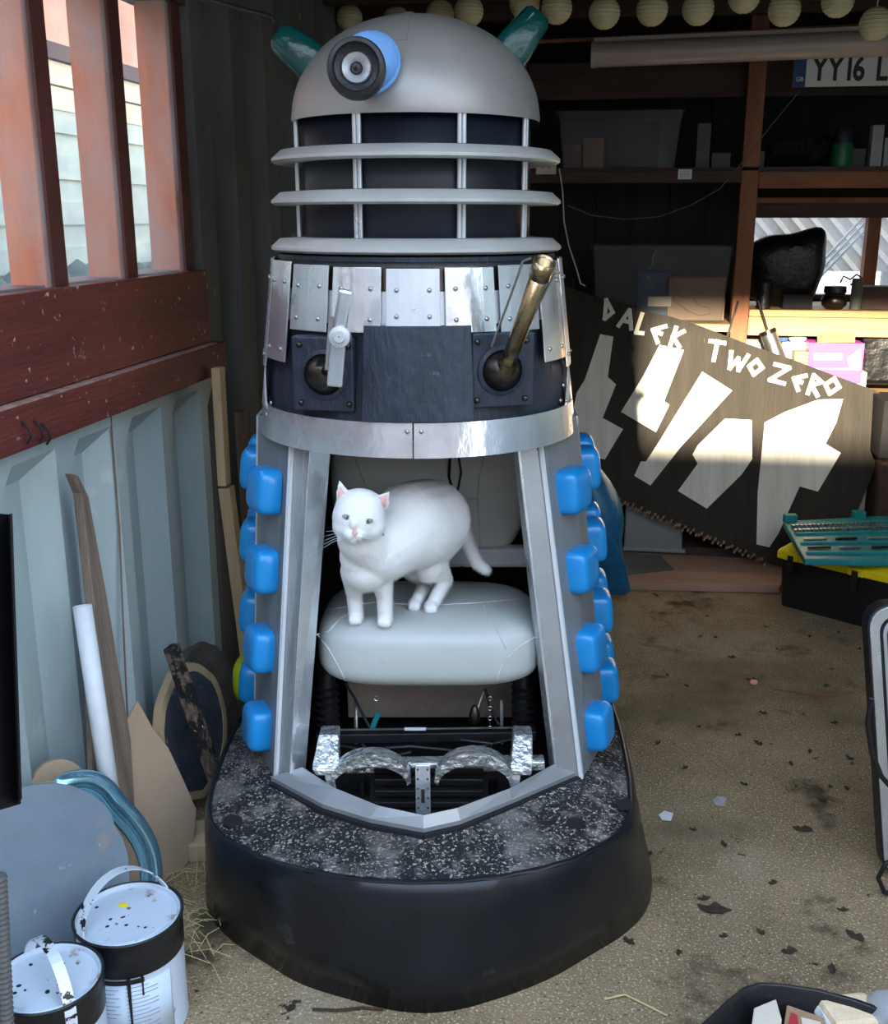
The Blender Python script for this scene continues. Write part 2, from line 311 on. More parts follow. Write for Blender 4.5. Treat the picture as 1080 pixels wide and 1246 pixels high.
st('trim_4', MB().bb((-.9985, -.3, 1.0035), (-.957, 2.5, 1.0065)), dust_m)
st('trim_3', MB().bb((-1.1, 1.35, 1.76), (-.985, 2.5, 2.05)), dark_beam)
win = st('window_1', MB().bb((-1.1, -.3, 1.15), (-1.012, 2.5, 1.183)), post_dark)
def orphan(o, par): o.parent = par
for yc in (.94, 1.24, 1.54, 1.843, 2.14, 2.453):
    obj('mullion', MB().bb((-1.078, yc - .024, 1.17), (-1.008, yc + .024, 2.0)), post_wood, win, bevel=.002)
    obj('post_shade_strip', MB().bb((-.998, yc - .0245, 1.17), (-.992, yc + .0245, 2.0)), post_dark, win)  # added dark strip: shade on the post's room side, put in as colour
for y0, y1 in ((-.3, .94), (.94, 1.24), (1.24, 1.54), (1.54, 1.843), (1.843, 2.14), (2.14, 2.453)):
    obj('pane', MB().bb((-1.0015, y0, 1.17), (-.9985, y1, 1.8)), dusty_glass, win)
# neighbouring fence and house across the alley, seen through the panes
nb = st('neighbour_house', MB().bb((-2.75, -.5, 2.07), (-2.6, 11, 2.75)), brick_orange)
obj('fascia_board', MB().bb((-2.72, -.5, 2.0), (-2.57, 11, 2.07)), post_dark, nb)
for i in range(2): obj('cladding_board', MB().bb((-2.7, -.5, 1.785 + i * .108), (-2.6 + i * .01, 11, 1.885 + i * .108)), render_cream, nb)
for i in range(12): obj('fence_board', MB().bb((-2.66 + (i % 2) * .014, -.5, .54 + i * .104), (-2.62 + (i % 2) * .014, 11, .645 + i * .104)), fence_pale, nb)
b = MB()
for i in range(110): b.ball((-2.45 + random.uniform(-.06, .06), .2 + i * .1, .48 + random.uniform(-.05, .05)), (.16, .19, .60), 10, 8)
obj('clipped_hedge', b, foliage_m, cat='hedge', label='dark hedge outside below the pale fence seen through the dusty window', smooth=True)
# back wall with its window opening
YB = 4.72
W0 = WY(915, 262, YB); W1 = WY(1080, 374, YB)
st('wall_back', MB().bb((-1.1, YB, 0), (.505, YB + .06, 2.05)).bb((.505, YB, 0), (1.6, YB + .06, .99)).bb((.505, YB, 1.335), (1.6, YB + .06, 2.05)), dark_board)
for i in range(10):
    x0 = -1.0 + i * .15; 
    st('wall_back_board', MB().bb((x0 + .004, YB - .012 - .004 * (i % 2), 0), (x0 + .146, YB, 2.0)), dark_board)
w2 = st('window_2', MB().bb((.505, YB - .02, .975), (1.5, YB + .07, .992)), post_dark)
xm = WY(1052, 300, YB).x; obj('mullion', MB().bb((xm, YB - .02, .99), (xm + .05, YB + .05, 1.335)), post_beam, w2)
obj('pane', MB().bb((.5, YB + .03, .99), (1.5, YB + .034, 1.335)), dusty_glass, w2)
rs = MB()
for i in range(30):
    x = .3 + i * .1; rs.prism([(x, 6.2, 1.02), (x + .05, 6.2, 1.02), (x + .062, 6.175, 1.02), (x + .088, 6.175, 1.02), (x + .1, 6.2, 1.02)], (-.6, .5, .75))
lt_ = st('outside_lean_to', rs, roof_sheet)
st('outside_yard_wall', MB().box((2.6, 6.6, .9), (2.2, .05, 1.1)), outer_wall)
for i in range(3):
    b = MB(); pa = WY(1008 + i * 4, 310 + i * 4, 5.2); pb = WY(1052 + i * 3, 262 + i * 6, 5.2); b.tube([pa + (pa - pb) * .9, pb + (pb - pa) * .4], .006, 8); obj('loose_pipe', b, steel, lt_, smooth=True)  # bundle of unsupported pipes, only parented to the lean-to
# rafters, header, conduit
for i, y in enumerate((3.3, 3.75, 4.15)): st('rafter', MB().bb((-1, y, 1.985), (1.5, y + .05, 2.05)), dark_beam)
pa = WY(640, 54, 4.2); pb = WY(1080, 31, 4.2)
st('ceiling_batten', MB().bar(pa + Vector((-.7, 0, -.01)), pb + Vector((.3, 0, .01)), .012, .012), brown_beam)
pa = WX(232, -6, -.93); pb = WX(328, 20, -.93)
obj('conduit', MB().tube([pa, pb, pb + Vector((0, .02, -.01))], .006, 8), steel, cat='pipe', label='thin grey conduit under the ceiling above the left wall', smooth=True)
# rack against the back wall
rack = root('timber_rack', 'brown timber shelving rack with pine worktop along back wall', 'shelving', (.45, 4.45, 0))
YF = 4.25
obj('post', MB().bb((.437, YF, 0), (.50, YF + .07, 2.0)), post_beam, rack, bevel=.003)
obj('post', MB().bb((1.42, YF, 0), (1.48, YF + .07, 2.0)), post_beam, rack, bevel=.003)
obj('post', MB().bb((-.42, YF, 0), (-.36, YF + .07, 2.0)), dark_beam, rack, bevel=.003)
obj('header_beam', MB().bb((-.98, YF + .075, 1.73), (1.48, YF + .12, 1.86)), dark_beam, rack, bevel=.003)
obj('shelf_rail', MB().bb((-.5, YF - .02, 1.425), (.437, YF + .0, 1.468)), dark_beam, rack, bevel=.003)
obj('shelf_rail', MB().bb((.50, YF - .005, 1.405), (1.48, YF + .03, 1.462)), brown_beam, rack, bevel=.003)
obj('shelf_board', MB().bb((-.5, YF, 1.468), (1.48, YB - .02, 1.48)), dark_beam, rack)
obj('shelf_rail', MB().bb((.50, YF + .2, 1.355), (1.48, YF + .24, 1.375)), brown_beam, rack)
obj('shelf_rail', MB().bb((.50, YF + .23, 1.30), (1.48, YF + .26, 1.355)), dark_beam, rack)
obj('worktop', MB().bb((.50, YF - .02, .94), (1.48, YB - .02, .965)), pine, rack, bevel=.002)
obj('apron_board', MB().bb((.50, YF - .012, .868), (1.48, YF + .02, .938)), pine, rack, bevel=.003)
obj('shelf_board', MB().bb((-.36, YF - .02, .88), (.437, YB - .02, .908)), pine, rack, bevel=.002)
obj('shelf_board', MB().bb((-.36, YF - .01, .62), (1.48, YB - .02, .645)), pine, rack, bevel=.002)
obj('floor_rail', MB().bb((-.5, YF - .16, 0), (1.48, YF + .1, .06)), dark_beam, rack)
# ================================================================ DOMED MACHINE  (u, v, z frame: u right, v away from the camera)
AX = 2.10; AU = -.052
mach = root('domed_machine', 'tall homemade silver and blue domed ride-in machine with an open front and black base', 'vehicle', CR @ Vector((-.045, AX, 0)), YAW)
def C(u, v, z): return Vector((u, v, z))
def mo(name, mb, m, parent=mach, **k): return obj(name, mb, m, parent, cam_frame=True, **k)
# base skirt
def smooth_poly(ctrl, n=8):
    out = []; k = len(ctrl)
    for i in range(k):
        p0, p1, p2, p3 = [Vector(ctrl[(i + j - 1) % k]) for j in range(4)]
        for t in range(n):
            t /= n; out.append(.5 * ((2 * p1) + (p2 - p0) * t + (2 * p0 - 5 * p1 + 4 * p2 - p3) * t * t + (3 * p1 - p0 - 3 * p2 + p3) * t ** 3))
    return out
bot = smooth_poly([(-.035, 1.522, 0), (.09, 1.556, 0), (.24, 1.648, 0), (.405, 1.83, 0), (.435, 2.2, 0), (.40, 2.58, 0), (.0, 2.72, 0), (-.44, 2.58, 0), (-.485, 2.2, 0), (-.465, 1.82, 0), (-.30, 1.63, 0), (-.165, 1.556, 0)])
top = smooth_poly([(-.035, 1.56, .222), (.12, 1.583, .222), (.26, 1.65, .224), (.352, 1.79, .225), (.385, 2.2, .225), (.35, 2.52, .225), (.0, 2.64, .225), (-.40, 2.52, .225), (-.452, 2.2, .225), (-.445, 1.79, .225), (-.34, 1.645, .224), (-.19, 1.58, .222)])
def lerp(a, b, t): return [x * (1 - t) + y * t for x, y in zip(a, b)]
cen = Vector((-.045, 2.1, 0))
def bulge(r, k): return [Vector((cen.x + (p.x - cen.x) * k, cen.y + (p.y - cen.y) * k, p.z)) for p in r]
mo('base_skirt', MB().loft([bot, bulge(lerp(bot, top, .3), 1.0), bulge(lerp(bot, top, .7), 1.006), bulge(lerp(bot, top, .93), 1.008), top, [p + Vector((0, 0, .004)) for p in bulge(top, .985)]], caps=False), vinyl, smooth=True, solid=.004)
inn = [Vector((p.x, p.y, .250)) for p in smooth_poly([(-.035, 1.69, 0), (.10, 1.76, 0), (.26, 1.87, 0), (.30, 2.0, 0), (.33, 2.2, 0), (.28, 2.45, 0), (.0, 2.5, 0), (-.34, 2.45, 0), (-.39, 2.2, 0), (-.36, 2.0, 0), (-.32, 1.86, 0), (-.17, 1.76, 0)])]
mo('base_deck', MB().loft([bulge(top, .995), [p + Vector((0, 0, .003)) for p in bulge(top, .965)], inn, [p - Vector((0, 0, .03)) for p in inn]], caps=False), grit, smooth=True, solid=.003)
rim = [p + Vector((0, 0, .002)) for p in bulge(top, .995)]
def worm(pts, r, seg=8):
    m = MB(); n = len(pts); rings = []
    for i in range(n):
        t = (pts[(i + 1) % n] - pts[i - 1]).normalized(); x = t.cross(Vector((0, 0, 1))).normalized(); y = x.cross(t)
        rings.append([pts[i] + x * math.cos(6.2832 * j / seg) * r + y * math.sin(6.2832 * j / seg) * r for j in range(seg)])
    return m.loft(rings, wrap=True)
mo('base_bead', worm([p + Vector((0, 0, .001 + .0015 * math.sin(i * 1.7))) for i, p in enumerate(rim)], .0045), vinyl, smooth=True)
b = MB(); b.bar(PZ(300, 935, .242) + C(0, 0, .006), PZ(291, 985, .231) + C(0, 0, .006), .018, .006); mo('deck_strip', b, grit)
for px, py in ((283, 1000), (700, 1003), (665, 1000), (760, 980)): mo('deck_plug', MB().lathe([(.018, .001), (.017, .004), (.001, .004)], PZ(px, py, .236), 16), black_soft)
# skirt outline as a function of height t (0 bottom z .25, 1 top z .93)
def K(t, name):
    q = {'A': (.296, 1.87, .224, 1.925), 'B': (.362, 2.03, .306, 2.05), 'C': (.385, 2.30, .31, 2.24), 'D': (.30, 2.50, .25, 2.40)}[name]
    cx = -.030 - .022 * t
    return cx, q[0] * (1 - t) + q[2] * t, q[1] * (1 - t) + q[3] * t, .25 + .68 * t
def KP(t, name, side, off=0):
    cx, h, v, z = K(t, name); return C(cx + side * (h + off), v, z)
def quadslab(a0, b0, b1, a1, th):
    n = (b0 - a0).cross(a1 - a0).normalized(); return MB().prism([a0, b0, b1, a1], n * th)
for s in (-1, 1):
    for nm, (k1, k2) in (('front_side_panel', 'AB'), ('side_panel', 'BC'), ('rear_side_panel', 'CD')):
        mo(nm, quadslab(KP(0, k1, s), KP(0, k2, s), KP(1, k2, s), KP(1, k1, s), s * .006), panel_grey)
    for k_ in 'AB':
        mo('edge_trim', MB().bar(KP(-.02, k_, s, .001) + C(0, -.003, 0), KP(1, k_, s, .001) + C(0, -.003, 0), .007, .007), white)
mo('back_panel', quadslab(KP(0, 'D', -1), KP(0, 'D', 1), KP(1, 'D', 1), KP(1, 'D', -1), .006), black_soft)
# front pillars: an outer strip and a turned-in bright strip
for s in (-1, 1):
    A0, A1 = KP(0, 'A', s), KP(1, 'A', s)
    if s < 0: M0, M1, I0, I1 = PV(352, 950, 1.845), PV(377, 540, 1.905), PV(372, 937, 1.875), PV(403, 540, 1.93)
    else: M0, M1, I0, I1 = PV(676, 945, 1.86), PV(628, 536, 1.91), PV(668, 932, 1.90), PV(622, 536, 1.95)
    mo('front_pillar', quadslab(A0, M0, M1, A1, .008 * s), silver_wood if s < 0 else alu_paint, bevel=.0015)
    mo('pillar_lining', quadslab(M0, I0, I1, M1, .006 * s), alu_bright, bevel=.001)
# inside faces of the opening
mo('inner_wall', MB().bar(C(-.30, 2.12, .26), C(-.245, 2.12, .93), .004, .40, up=(0, 1, 0)), black_soft)
mo('inner_wall', MB().bar(C(.25, 2.12, .26), C(.165, 2.12, .93), .004, .40, up=(0, 1, 0)), black_soft)
# V shaped sill of the opening
sill_o = [PZ(x, y, .252) for x, y in ((330, 950), (392, 983), (450, 1001), (515, 1013), (560, 1003), (622, 978), (708, 941))]
sill_i = [PZ(x, y, .272) for x, y in ((368, 938), (406, 963), (460, 985), (515, 997), (556, 988), (620, 964), (674, 934))]
b = MB()
for i in range(6):
    b.prism([sill_o[i], sill_o[i + 1], sill_i[i + 1], sill_i[i]], (0, 0, .008)); b.prism([sill_o[i], sill_o[i + 1], sill_o[i + 1] - C(0, 0, .024), sill_o[i] - C(0, 0, .024)], (0, .01, 0))
mo('opening_sill', b, alu_paint)
b = MB()
for i in range(6): b.bar(sill_o[i] + C(0, -.006, -.010), sill_o[i + 1] + C(0, -.006, -.010), .010, .020)
mo('sill_gasket', b, black_soft)
# blue plastic bumpers: rounded square caps in columns on the side faces
proto = None
def bumper(s, ka, kb, f, z):
    global proto
    t = (z - .25) / .68; a, b_ = KP(t, ka, s, .004), KP(t, kb, s, .004); p = a.lerp(b_, f)
    n = Vector(((b_ - a).y, -(b_ - a).x, 0)) * s; n.z = .10 * n.length; n = n.normalized()
    M = CR @ frame(p, n, x=(0, 0, 1))
    if proto is None:
        m = MB(); m.ball((0, 0, 0), (.044, .042, .044), 36, 12, e=.42, half=True)
        proto = meshpart('bumper', m, blue_plastic, mach, M); return proto
    return inst(proto, mach, M)
for s in (-1, 1):
    for z in (.80, .645, .485, .322):
        bumper(s, 'A', 'B', .46, z); bumper(s, 'B', 'C', .46, z + .004); bumper(s, 'B', 'C', .98, z + .008)
# waist: conical body above the skirt
def RZ(z): return .262 + (1.235 - z) * .118
def cone_patch(a0, a1, z0, z1, off=0, th=.003, nz=1, mb=None, zf=None):   # angles in degrees, 0 faces the camera, + to the right
    m = mb or MB(); n = max(1, int(abs(a1 - a0) / 4)); rings = []
    for o_ in (off, off + th):
        for z in (z0, z1) if o_ == off else (z1, z0):
            rings.append([C(AU + (RZ(z) + o_) * math.sin(R(a0 + (a1 - a0) * j / n)), AX - (RZ(z) + o_) * math.cos(R(a0 + (a1 - a0) * j / n)), z) for j in range(n + 1)])
    m.loft(rings, close=False, caps=False, wrap=True)
    k = len(rings[0]); bm = m.bm; bm.verts.ensure_lookup_table(); N = len(bm.verts) - 4 * k
    for j in (0, k - 1):
        try: bm.faces.new([bm.verts[N + i * k + j] for i in range(4)])
        except ValueError: pass
    return m
mo('waist_drum', cone_patch(-180, 180, .93, 1.235, -.01, .004), navy, smooth=True)
mo('front_plate', cone_patch(-17, 20, .963, 1.125, .002, .012), navy, bevel=.002)
# lower silver band in two halves
mo('waist_band', cone_patch(-115, -.4, .902, .962, .004, .004), alu_bright, smooth=True)
mo('waist_band', cone_patch(.1, 115, .902, .962, .006, .004), alu_bright, smooth=True)
def wing(a_in, a_out, sgn):
    pts = [(a_in, .955), (a_in, .965), (a_in + sgn * 3, 1.0), (a_in + sgn * 7, 1.035), (a_out, 1.05), (a_out, .955)]
    m = MB(); V = lambda a, z, o_: C(AU + (RZ(z) + o_) * math.sin(R(a)), AX - (RZ(z) + o_) * math.cos(R(a)), z)
    lo = [V(a_in + sgn * k * 8, .955, .008) for k in range(8)]; prof = [.968, 1.005, 1.03, 1.035, 1.037, 1.037, 1.035, 1.03]
    hi = [V(a_in + sgn * (k * 8 + (3 if k == 0 else 0)), prof[k], .008) for k in range(8)]
    return m.loft([lo, hi], close=False, caps=False)
mo('band_wing', wing(-66, -120, -1), alu, smooth=True, solid=.003); mo('band_wing', wing(66, 120, 1), alu_bright, smooth=True, solid=.003)
def rivet_on(a, z, off, r=.004, m=steel):
    p = C(AU + (RZ(z) + off) * math.sin(R(a)), AX - (RZ(z) + off) * math.cos(R(a)), z)
    M = CR @ frame(p, (math.sin(R(a)), -math.cos(R(a)), .1)); return M
riv = None
def rivet(M, par=mach):
    global riv
    if riv is None:
        m = MB(); m.ball((0, 0, 0), (.0042, .0042, .003), 10, 5, half=True); riv = meshpart('rivet', m, steel, par, M); return
    inst(riv, par, M)
for a, z in ((-2, .948), (2.5, .948), (66, 1.0), (62, .975), (68, .97), (-62, .97), (-66, .945)): rivet(rivet_on(a, z, .010))
# collar: backing band and broad riveted plates
mo('collar_band', cone_patch(-120, 120, 1.125, 1.180, .003, .003), alu, smooth=True)
mo('collar_mesh', cone_patch(-120, 120, 1.180, 1.222, .001, .002), dark_metal, smooth=True)
plates = [(-9.3, 9.3, 1.118, 1.218), (11, 29.5, 1.112, 1.220), (31.5, 50, 1.110, 1.222), (52, 70, 1.05, 1.226), (72, 90, 1.03, 1.228), (92, 112, 1.03, 1.228)]
for i, (a0, a1, z0, z1) in enumerate(plates):
    for s in ((1,) if i == 0 else (-1, 1)):
        q = (a0 * s, a1 * s) if s > 0 else (a1 * s, a0 * s)
        mo('collar_plate', cone_patch(q[0], q[1], z0, z1, .010, .003), alu if (i + s) % 2 else alu_bright, bevel=.001)
        for f in (.2, .8):
            for zz in (z0 + .022, z1 - .035): rivet(rivet_on(q[0] + (q[1] - q[0]) * f, zz, .0135))
# square mounts with conical glands
def mount(uc, zc, tilt):
    v = AX - math.sqrt(max(.001, (RZ(zc)) ** 2 - (uc - AU) ** 2)) - .008
    p = C(uc, v - .012, zc); q = Matrix.Rotation(tilt, 3, 'Z')
    o = mo('mount_plate', MB().box(p + C(0, .015, 0), (.112, .035, .128), q), navy, bevel=.003)
    n = q @ C(0, -1, 0); f = frame(p + n * .003, n)
    mo('gland_ring', MB().lathe([(.043, 0), (.043, .005), (.036, .007), (.034, 0)], p + n * .002, 32, f.to_3x3()), navy, o, smooth=True)
    mo('gland_cone', MB().lathe([(.035, .0), (.034, .005), (.018, .030), (.014, .032), (.001, .032)], p + n * .002, 32, f.to_3x3()), dark_metal, o, smooth=True)
    for a in (-1, 1):
        for c in (-1, 1): mo('bolt', MB().ball(p + q @ C(a * .044, -.004, c * .050), .0055, 10, 6), dark_metal, o, smooth=True)
    return o, p, n
lm, lp, ln = mount(-.205, 1.040, R(-14)); rm, rp, rn = mount(.098, 1.047, R(16))
# lever handle on the left mount
def barpx(a, b_, va, vb, w, t): return MB().bar(PV(a[0], a[1], va), PV(b_[0], b_[1], vb), w, t, up=(0, 1, 0))
lev = mo('lever_arm', barpx((407, 470), (412, 405), 1.755, 1.745, .026, .012), alu_bright, bevel=.003)
mo('lever_arm', barpx((411, 412), (421, 352), 1.742, 1.735, .022, .014), alu_bright, bevel=.005)
p = PV(413, 410, 1.732); mo('pivot_washer', MB().lathe([(.001, .010), (.009, .010), (.010, .006), (.017, .005), (.018, -.012)], p, 24, frame(p, (0, -1, .1)).to_3x3()), alu, lev, smooth=True)
mo('lever_stem', MB().tube([lp + ln * .01, PV(408, 440, 1.765)], .010, 14), dark_metal, lev, smooth=True)
mo('lever_link', barpx((399, 450), (404, 385), 1.76, 1.755, .010, .008), steel, lev)
# brass pipe with two stays on the right mount
pa = rp + rn * .02; pb = PV(662, 320, 1.70)
pipe = mo('pipe', MB().tube([pa, pa.lerp(pb, .3), pb], [.0125, .0125, .014], 20, caps=False), brass, smooth=True, solid=.002)
mo('pipe_mouth', MB().tube([pa.lerp(pb, .88), pb + (pb - pa).normalized() * .004], .0165, 20, caps=False), brass, pipe, smooth=True, solid=.002)
mo('pipe_foot', MB().tube([pa - (pb - pa) * .02, pa.lerp(pb, .1)], .017, 16), brass, pipe, smooth=True)
for (x0, y0, x1, y1) in ((598, 422, 636, 318), (642, 398, 672, 335)):
    mo('pipe_stay', MB().tube([PV(x0, y0, 1.80), PV(x1, y1, 1.725), PV(x1 + 10, y1 - 4, 1.715)], .0022, 8), steel, pipe)
# neck cage
def ringz(z): return (z, )
mo('cage_drum', MB().lathe([(.212, 1.225), (.210, 1.476)], (AU, AX, 0), 64), black_cage, smooth=True, solid=.004)
mo('neck_top', MB().lathe([(.001, 1.238), (.262, 1.236), (.262, 1.228)], (AU, AX, 0), 64), navy, smooth=True)
for i, z in enumerate((1.405, 1.332, 1.250)):
    rr = .268 + .003 * i
    mo('cage_ring', MB().lathe([(.213, z + .016), (rr - .016, z + .013), (rr, z - .001), (rr, z - .006), (rr - .006, z - .010), (.213, z - .008), (.213, z + .016)], (AU, AX, 0), 72), ring_m, smooth=True)
for a in (-77, -25.3, 21.7, 62, -120, 108, 150, -160):
    for z0, z1 in ((1.421, 1.475), (1.348, 1.396), (1.266, 1.323)):
        b = MB()
        for k in (-1, 1):
            aa = R(a + k * 1.05); r_ = .2215; b.tube([C(AU + r_ * math.sin(aa), AX - r_ * math.cos(aa), z0), C(AU + r_ * math.sin(aa), AX - r_ * math.cos(aa), z1)], .0043, 10)
        mo('cage_post', b, alu, smooth=True)
# dome
DZ = 1.474; DR = .228; DH = .178
prof = [(DR, DZ - .006), (DR + .001, DZ)] + [(DR * math.cos(R(t)) ** .96, DZ + DH * math.sin(R(t))) for t in range(4, 90, 4)] + [(.001, DZ + DH)]
mo('dome', MB().lathe(prof, (AU, AX, 0), 72), dome_m, smooth=True)
mo('dome_lining', MB().lathe([(DR - .012, DZ + .012), (.001, DZ + .014)], (AU, AX, 0), 48), black_soft)
def dome_pt(a, t, off=0):
    a, t = R(a), R(t); return C(AU + (DR + off) * math.cos(t) * math.sin(a), AX - (DR + off) * math.cos(t) * math.cos(a), DZ + (DH + off) * math.sin(t))
b = MB(); seg = []
for t in range(38, 92, 4): seg.append([dome_pt(-14, t, .0015), dome_pt(-3, t, .0015), dome_pt(-3, t, .003), dome_pt(-14, t, .003)])
b.loft(seg); mo('dome_patch', b, dome_m, smooth=True)
# round black work lamp with its blue dish
dc = PV(450, 78, 1.885); dn = C(-.12, -1, .26).normalized()
f = frame(dc, dn)
lamp = mo('lamp_dish', MB().lathe([(.001, -.02), (.044, -.006), (.051, .0), (.052, .008), (.049, .012), (.045, .008), (.001, .004)], dc, 40, f.to_3x3()), blue_ring, smooth=True)
hc = PV(434, 84, 1.80); hn = C(.01, -1, .03).normalized(); f = frame(hc, hn)
mo('lamp_neck', MB().tube([dc - dn * .01, hc], .022, 20), black, lamp, smooth=True)
mo('lamp_housing', MB().lathe([(.020, -.045), (.040, -.035), (.0455, -.015), (.046, .012), (.043, .022), (.037, .024), (.034, .016), (.022, .010)], hc, 48, f.to_3x3()), black, lamp, smooth=True)
mo('lamp_reflector', MB().lathe([(.024, .010), (.022, .016), (.010, .008), (.009, .004)], hc, 32, f.to_3x3()), alu, lamp, smooth=True)
mo('lamp_bulb', MB().lathe([(.0095, .006), (.006, .016), (.001, .018)], hc, 20, f.to_3x3()), black, lamp, smooth=True)
# two green side lamps, square tapered lenses
for s, (bx, by), (tx, ty), v in ((-1, (381, 78), (338, 42), 2.08), (1, (622, 62), (656, 17), 2.10)):
    p0 = PV(bx, by, v); p1 = PV(tx, ty, v); d = (p1 - p0).normalized()
    f = frame(p0, d, x=(0, 1, 0)).to_3x3(); L = (p1 - p0).length; rings = []
    for t, w in ((-.12, .036), (.12, .035), (.9, .027), (1.0, .020)):
        ring = []
        for k in range(20):
            an = 2 * math.pi * k / 20; cx_, sy_ = math.cos(an), math.sin(an)
            ring.append(p0 + d * L * t + f @ Vector((math.copysign(abs(cx_) ** .6, cx_) * w, math.copysign(abs(sy_) ** .6, sy_) * w, 0)))
        rings.append(ring)
    g = mo('side_lamp', MB().loft(rings), green_glass, smooth=True)
    for k in range(5):
        an = 2 * math.pi * (k / 5 + .05); o_ = f @ Vector((math.cos(an) * .034, math.sin(an) * .034, 0)); o2 = f @ Vector((math.cos(an) * .027, math.sin(an) * .027, 0))
        mo('lens_rib', MB().bar(p0 + o_, p0 + d * L * .88 + o2, .003, .003), green_glass, g)
    mo('lamp_base', MB().lathe([(.001, -.02), (.033, -.02), (.034, -.002), (.001, -.002)], p0 - d * .002, 24, f), dark_metal, g, smooth=True)
# seat inside the opening
tq = Matrix.Rotation(R(-5), 3, 'X')
SC = C(-.028, 2.07, .477); SH = .071
cush = mo('seat_cushion', MB().ball(SC, (.224, .205, SH), 56, 28, tq, e=.50), leather, smooth=True)
def se_z(u, v, top=True):                               # height of the cushion top under u, v
    x = abs((u - SC.x) / .224); y = abs((v - SC.y) / .205); rr = min(.999, x ** 4 + y ** 4)
    return SC.z + math.tan(R(-5)) * (v - SC.y) + SH * (1 - rr) ** .25 * 1.0
def on_cush(px, py):
    for i in range(300):
        v = 1.86 + i * .0015; p = PV(px, py, v)
        if p.z <= se_z(p.x, v) + .0005: return p
    return PV(px, py, 1.9)
def seam(par, pts, r=.0018): return mo('seam', MB().tube(pts, r, 6), seam_m, par)
def cush_surf(px, py):                                  # front face or top
    best = None
    for i in range(600):
        v = 1.84 + i * .001; p = PV(px, py, v); q = tq.inverted() @ (p - SC)
        val = ((abs(q.x / .224) ** 4 + abs(q.y / .205) ** 4) ** 1 + abs(q.z / SH) ** 4)
        if val <= 1.0: return p
    return PV(px, py, 1.9)
for line in (((386, 772), (400, 790), (412, 812), (420, 828)), ((386, 772), (400, 768), (414, 752), (430, 745)), ((656, 772), (630, 788), (612, 806), (602, 832)), ((616, 790), (604, 768), (594, 748), (588, 735)), ((400, 742), (455, 733), (520, 737), (590, 733), (640, 728))):
    pts = []
    for i in range(len(line) - 1):
        for k in range(5): a = line[i]; c = line[i + 1]; pts.append(cush_surf(a[0] + (c[0] - a[0]) * k / 5, a[1] + (c[1] - a[1]) * k / 5))
    pts.append(cush_surf(*line[-1])); seam(cush, pts)
BC = C(-.032, 2.36, .82); bq = Matrix.Rotation(R(-8), 3, 'X')
back = mo('seat_back', MB().ball(BC, (.222, .075, .275), 48, 28, bq, e=.50), leather_lifted, smooth=True)
def back_surf(px, py):
    for i in range(500):
        v = 2.15 + i * .001; q = bq.inverted() @ (PV(px, py, v) - BC)
        if abs(q.x / .222) ** 4 + abs(q.y / .075) ** 4 + abs(q.z / .275) ** 4 <= 1: return PV(px, py, v)
    return PV(px, py, 2.29)
for line in (((590, 548), (582, 585), (581, 607), (583, 640), (585, 690)), ((555, 606), (581, 607)), ((430, 553), (445, 592), (450, 640), (448, 690))):
    pts = []
    for i in range(len(line) - 1):
        for k in range(5): a = line[i]; c = line[i + 1]; pts.append(back_surf(a[0] + (c[0] - a[0]) * k / 5, a[1] + (c[1] - a[1]) * k / 5))
    pts.append(back_surf(*line[-1])); seam(back, pts, .0012)
mo('seat_hinge_cover', MB().box(C(.02, 2.275, .572), (.34, .04, .045)), white, bevel=.008)
b = MB(); b.tube([PV(548, 545, 2.26), PV(546, 580, 2.27), PV(552, 603, 2.275), PV(560, 640, 2.275)], .003, 8); b.tube([PV(556, 545, 2.255), PV(561, 575, 2.26), PV(556, 600, 2.27), PV(548, 612, 2.275)], .0022, 8)
b.tube([PV(560, 668, 2.262), PV(556, 685, 2.262), PV(565, 692, 2.255)], .0022, 8)
mo('cable', b, black)
# chassis below the seat
rear_m = mat('dusty_cover', (.36, .30, .26), (.24, .20, .17), 6, .7)
mo('rear_cover', MB().box(C(-.03, 2.14, .34), (.36, .012, .19)), rear_m, bevel=.003)
mo('rear_cover_strip', MB().box(C(-.02, 2.132, .375), (.22, .004, .006)), steel)
for s, x in ((-1, 398), (1, 637)):
    p = PV(x, 900, 1.98); q = PV(x, 822, 2.02)
    b = MB(); b.tube([C(p.x, 2.0, .22), C(p.x, 2.0, .45)], .018, 14)
    for k in range(6): b.lathe([(.018, -.004), (.026, 0), (.018, .004)], C(p.x, 2.0, .30 + k * .016), 16)
    b.ball(C(p.x, 2.0, .435), .026, 14, 8)
    mo('seat_column', b, black, smooth=True)
for x, y0, y1 in ((433, 852, 905), (610, 852, 905)):
    mo('strut', MB().tube([PV(x, y0, 1.99), PV(x, y1, 1.97)], .004, 8), steel, smooth=True)
mo('cross_bar', MB().bar(PV(385, 897, 1.95), PV(652, 893, 1.95), .020, .022, up=(0, 1, 0)), black, bevel=.002)
mo('cross_bar_edge', MB().bar(PV(412, 888, 1.94), PV(640, 885, 1.94), .003, .003), steel)
mo('maker_plate', MB().bar(PV(492, 887, 1.935), PV(518, 887, 1.935), .006, .002, up=(0, 1, 0)), white)
mo('gear_knob', MB().lathe([(.001, .03), (.006, .026), (.011, .01), (.012, -.004), (.006, -.012), (.001, -.013)], PV(577, 874, 1.97), 16), dark_metal, smooth=True)
mo('gear_stem', MB().tube([PV(577, 874, 1.97), PV(588, 842, 2.0)], .003, 8), steel)
mo('teal_lever', MB().tube([PV(450, 892, 1.965), PV(460, 868, 1.96)], .006, 10), blue_plastic if False else teal, smooth=True)
b = MB()
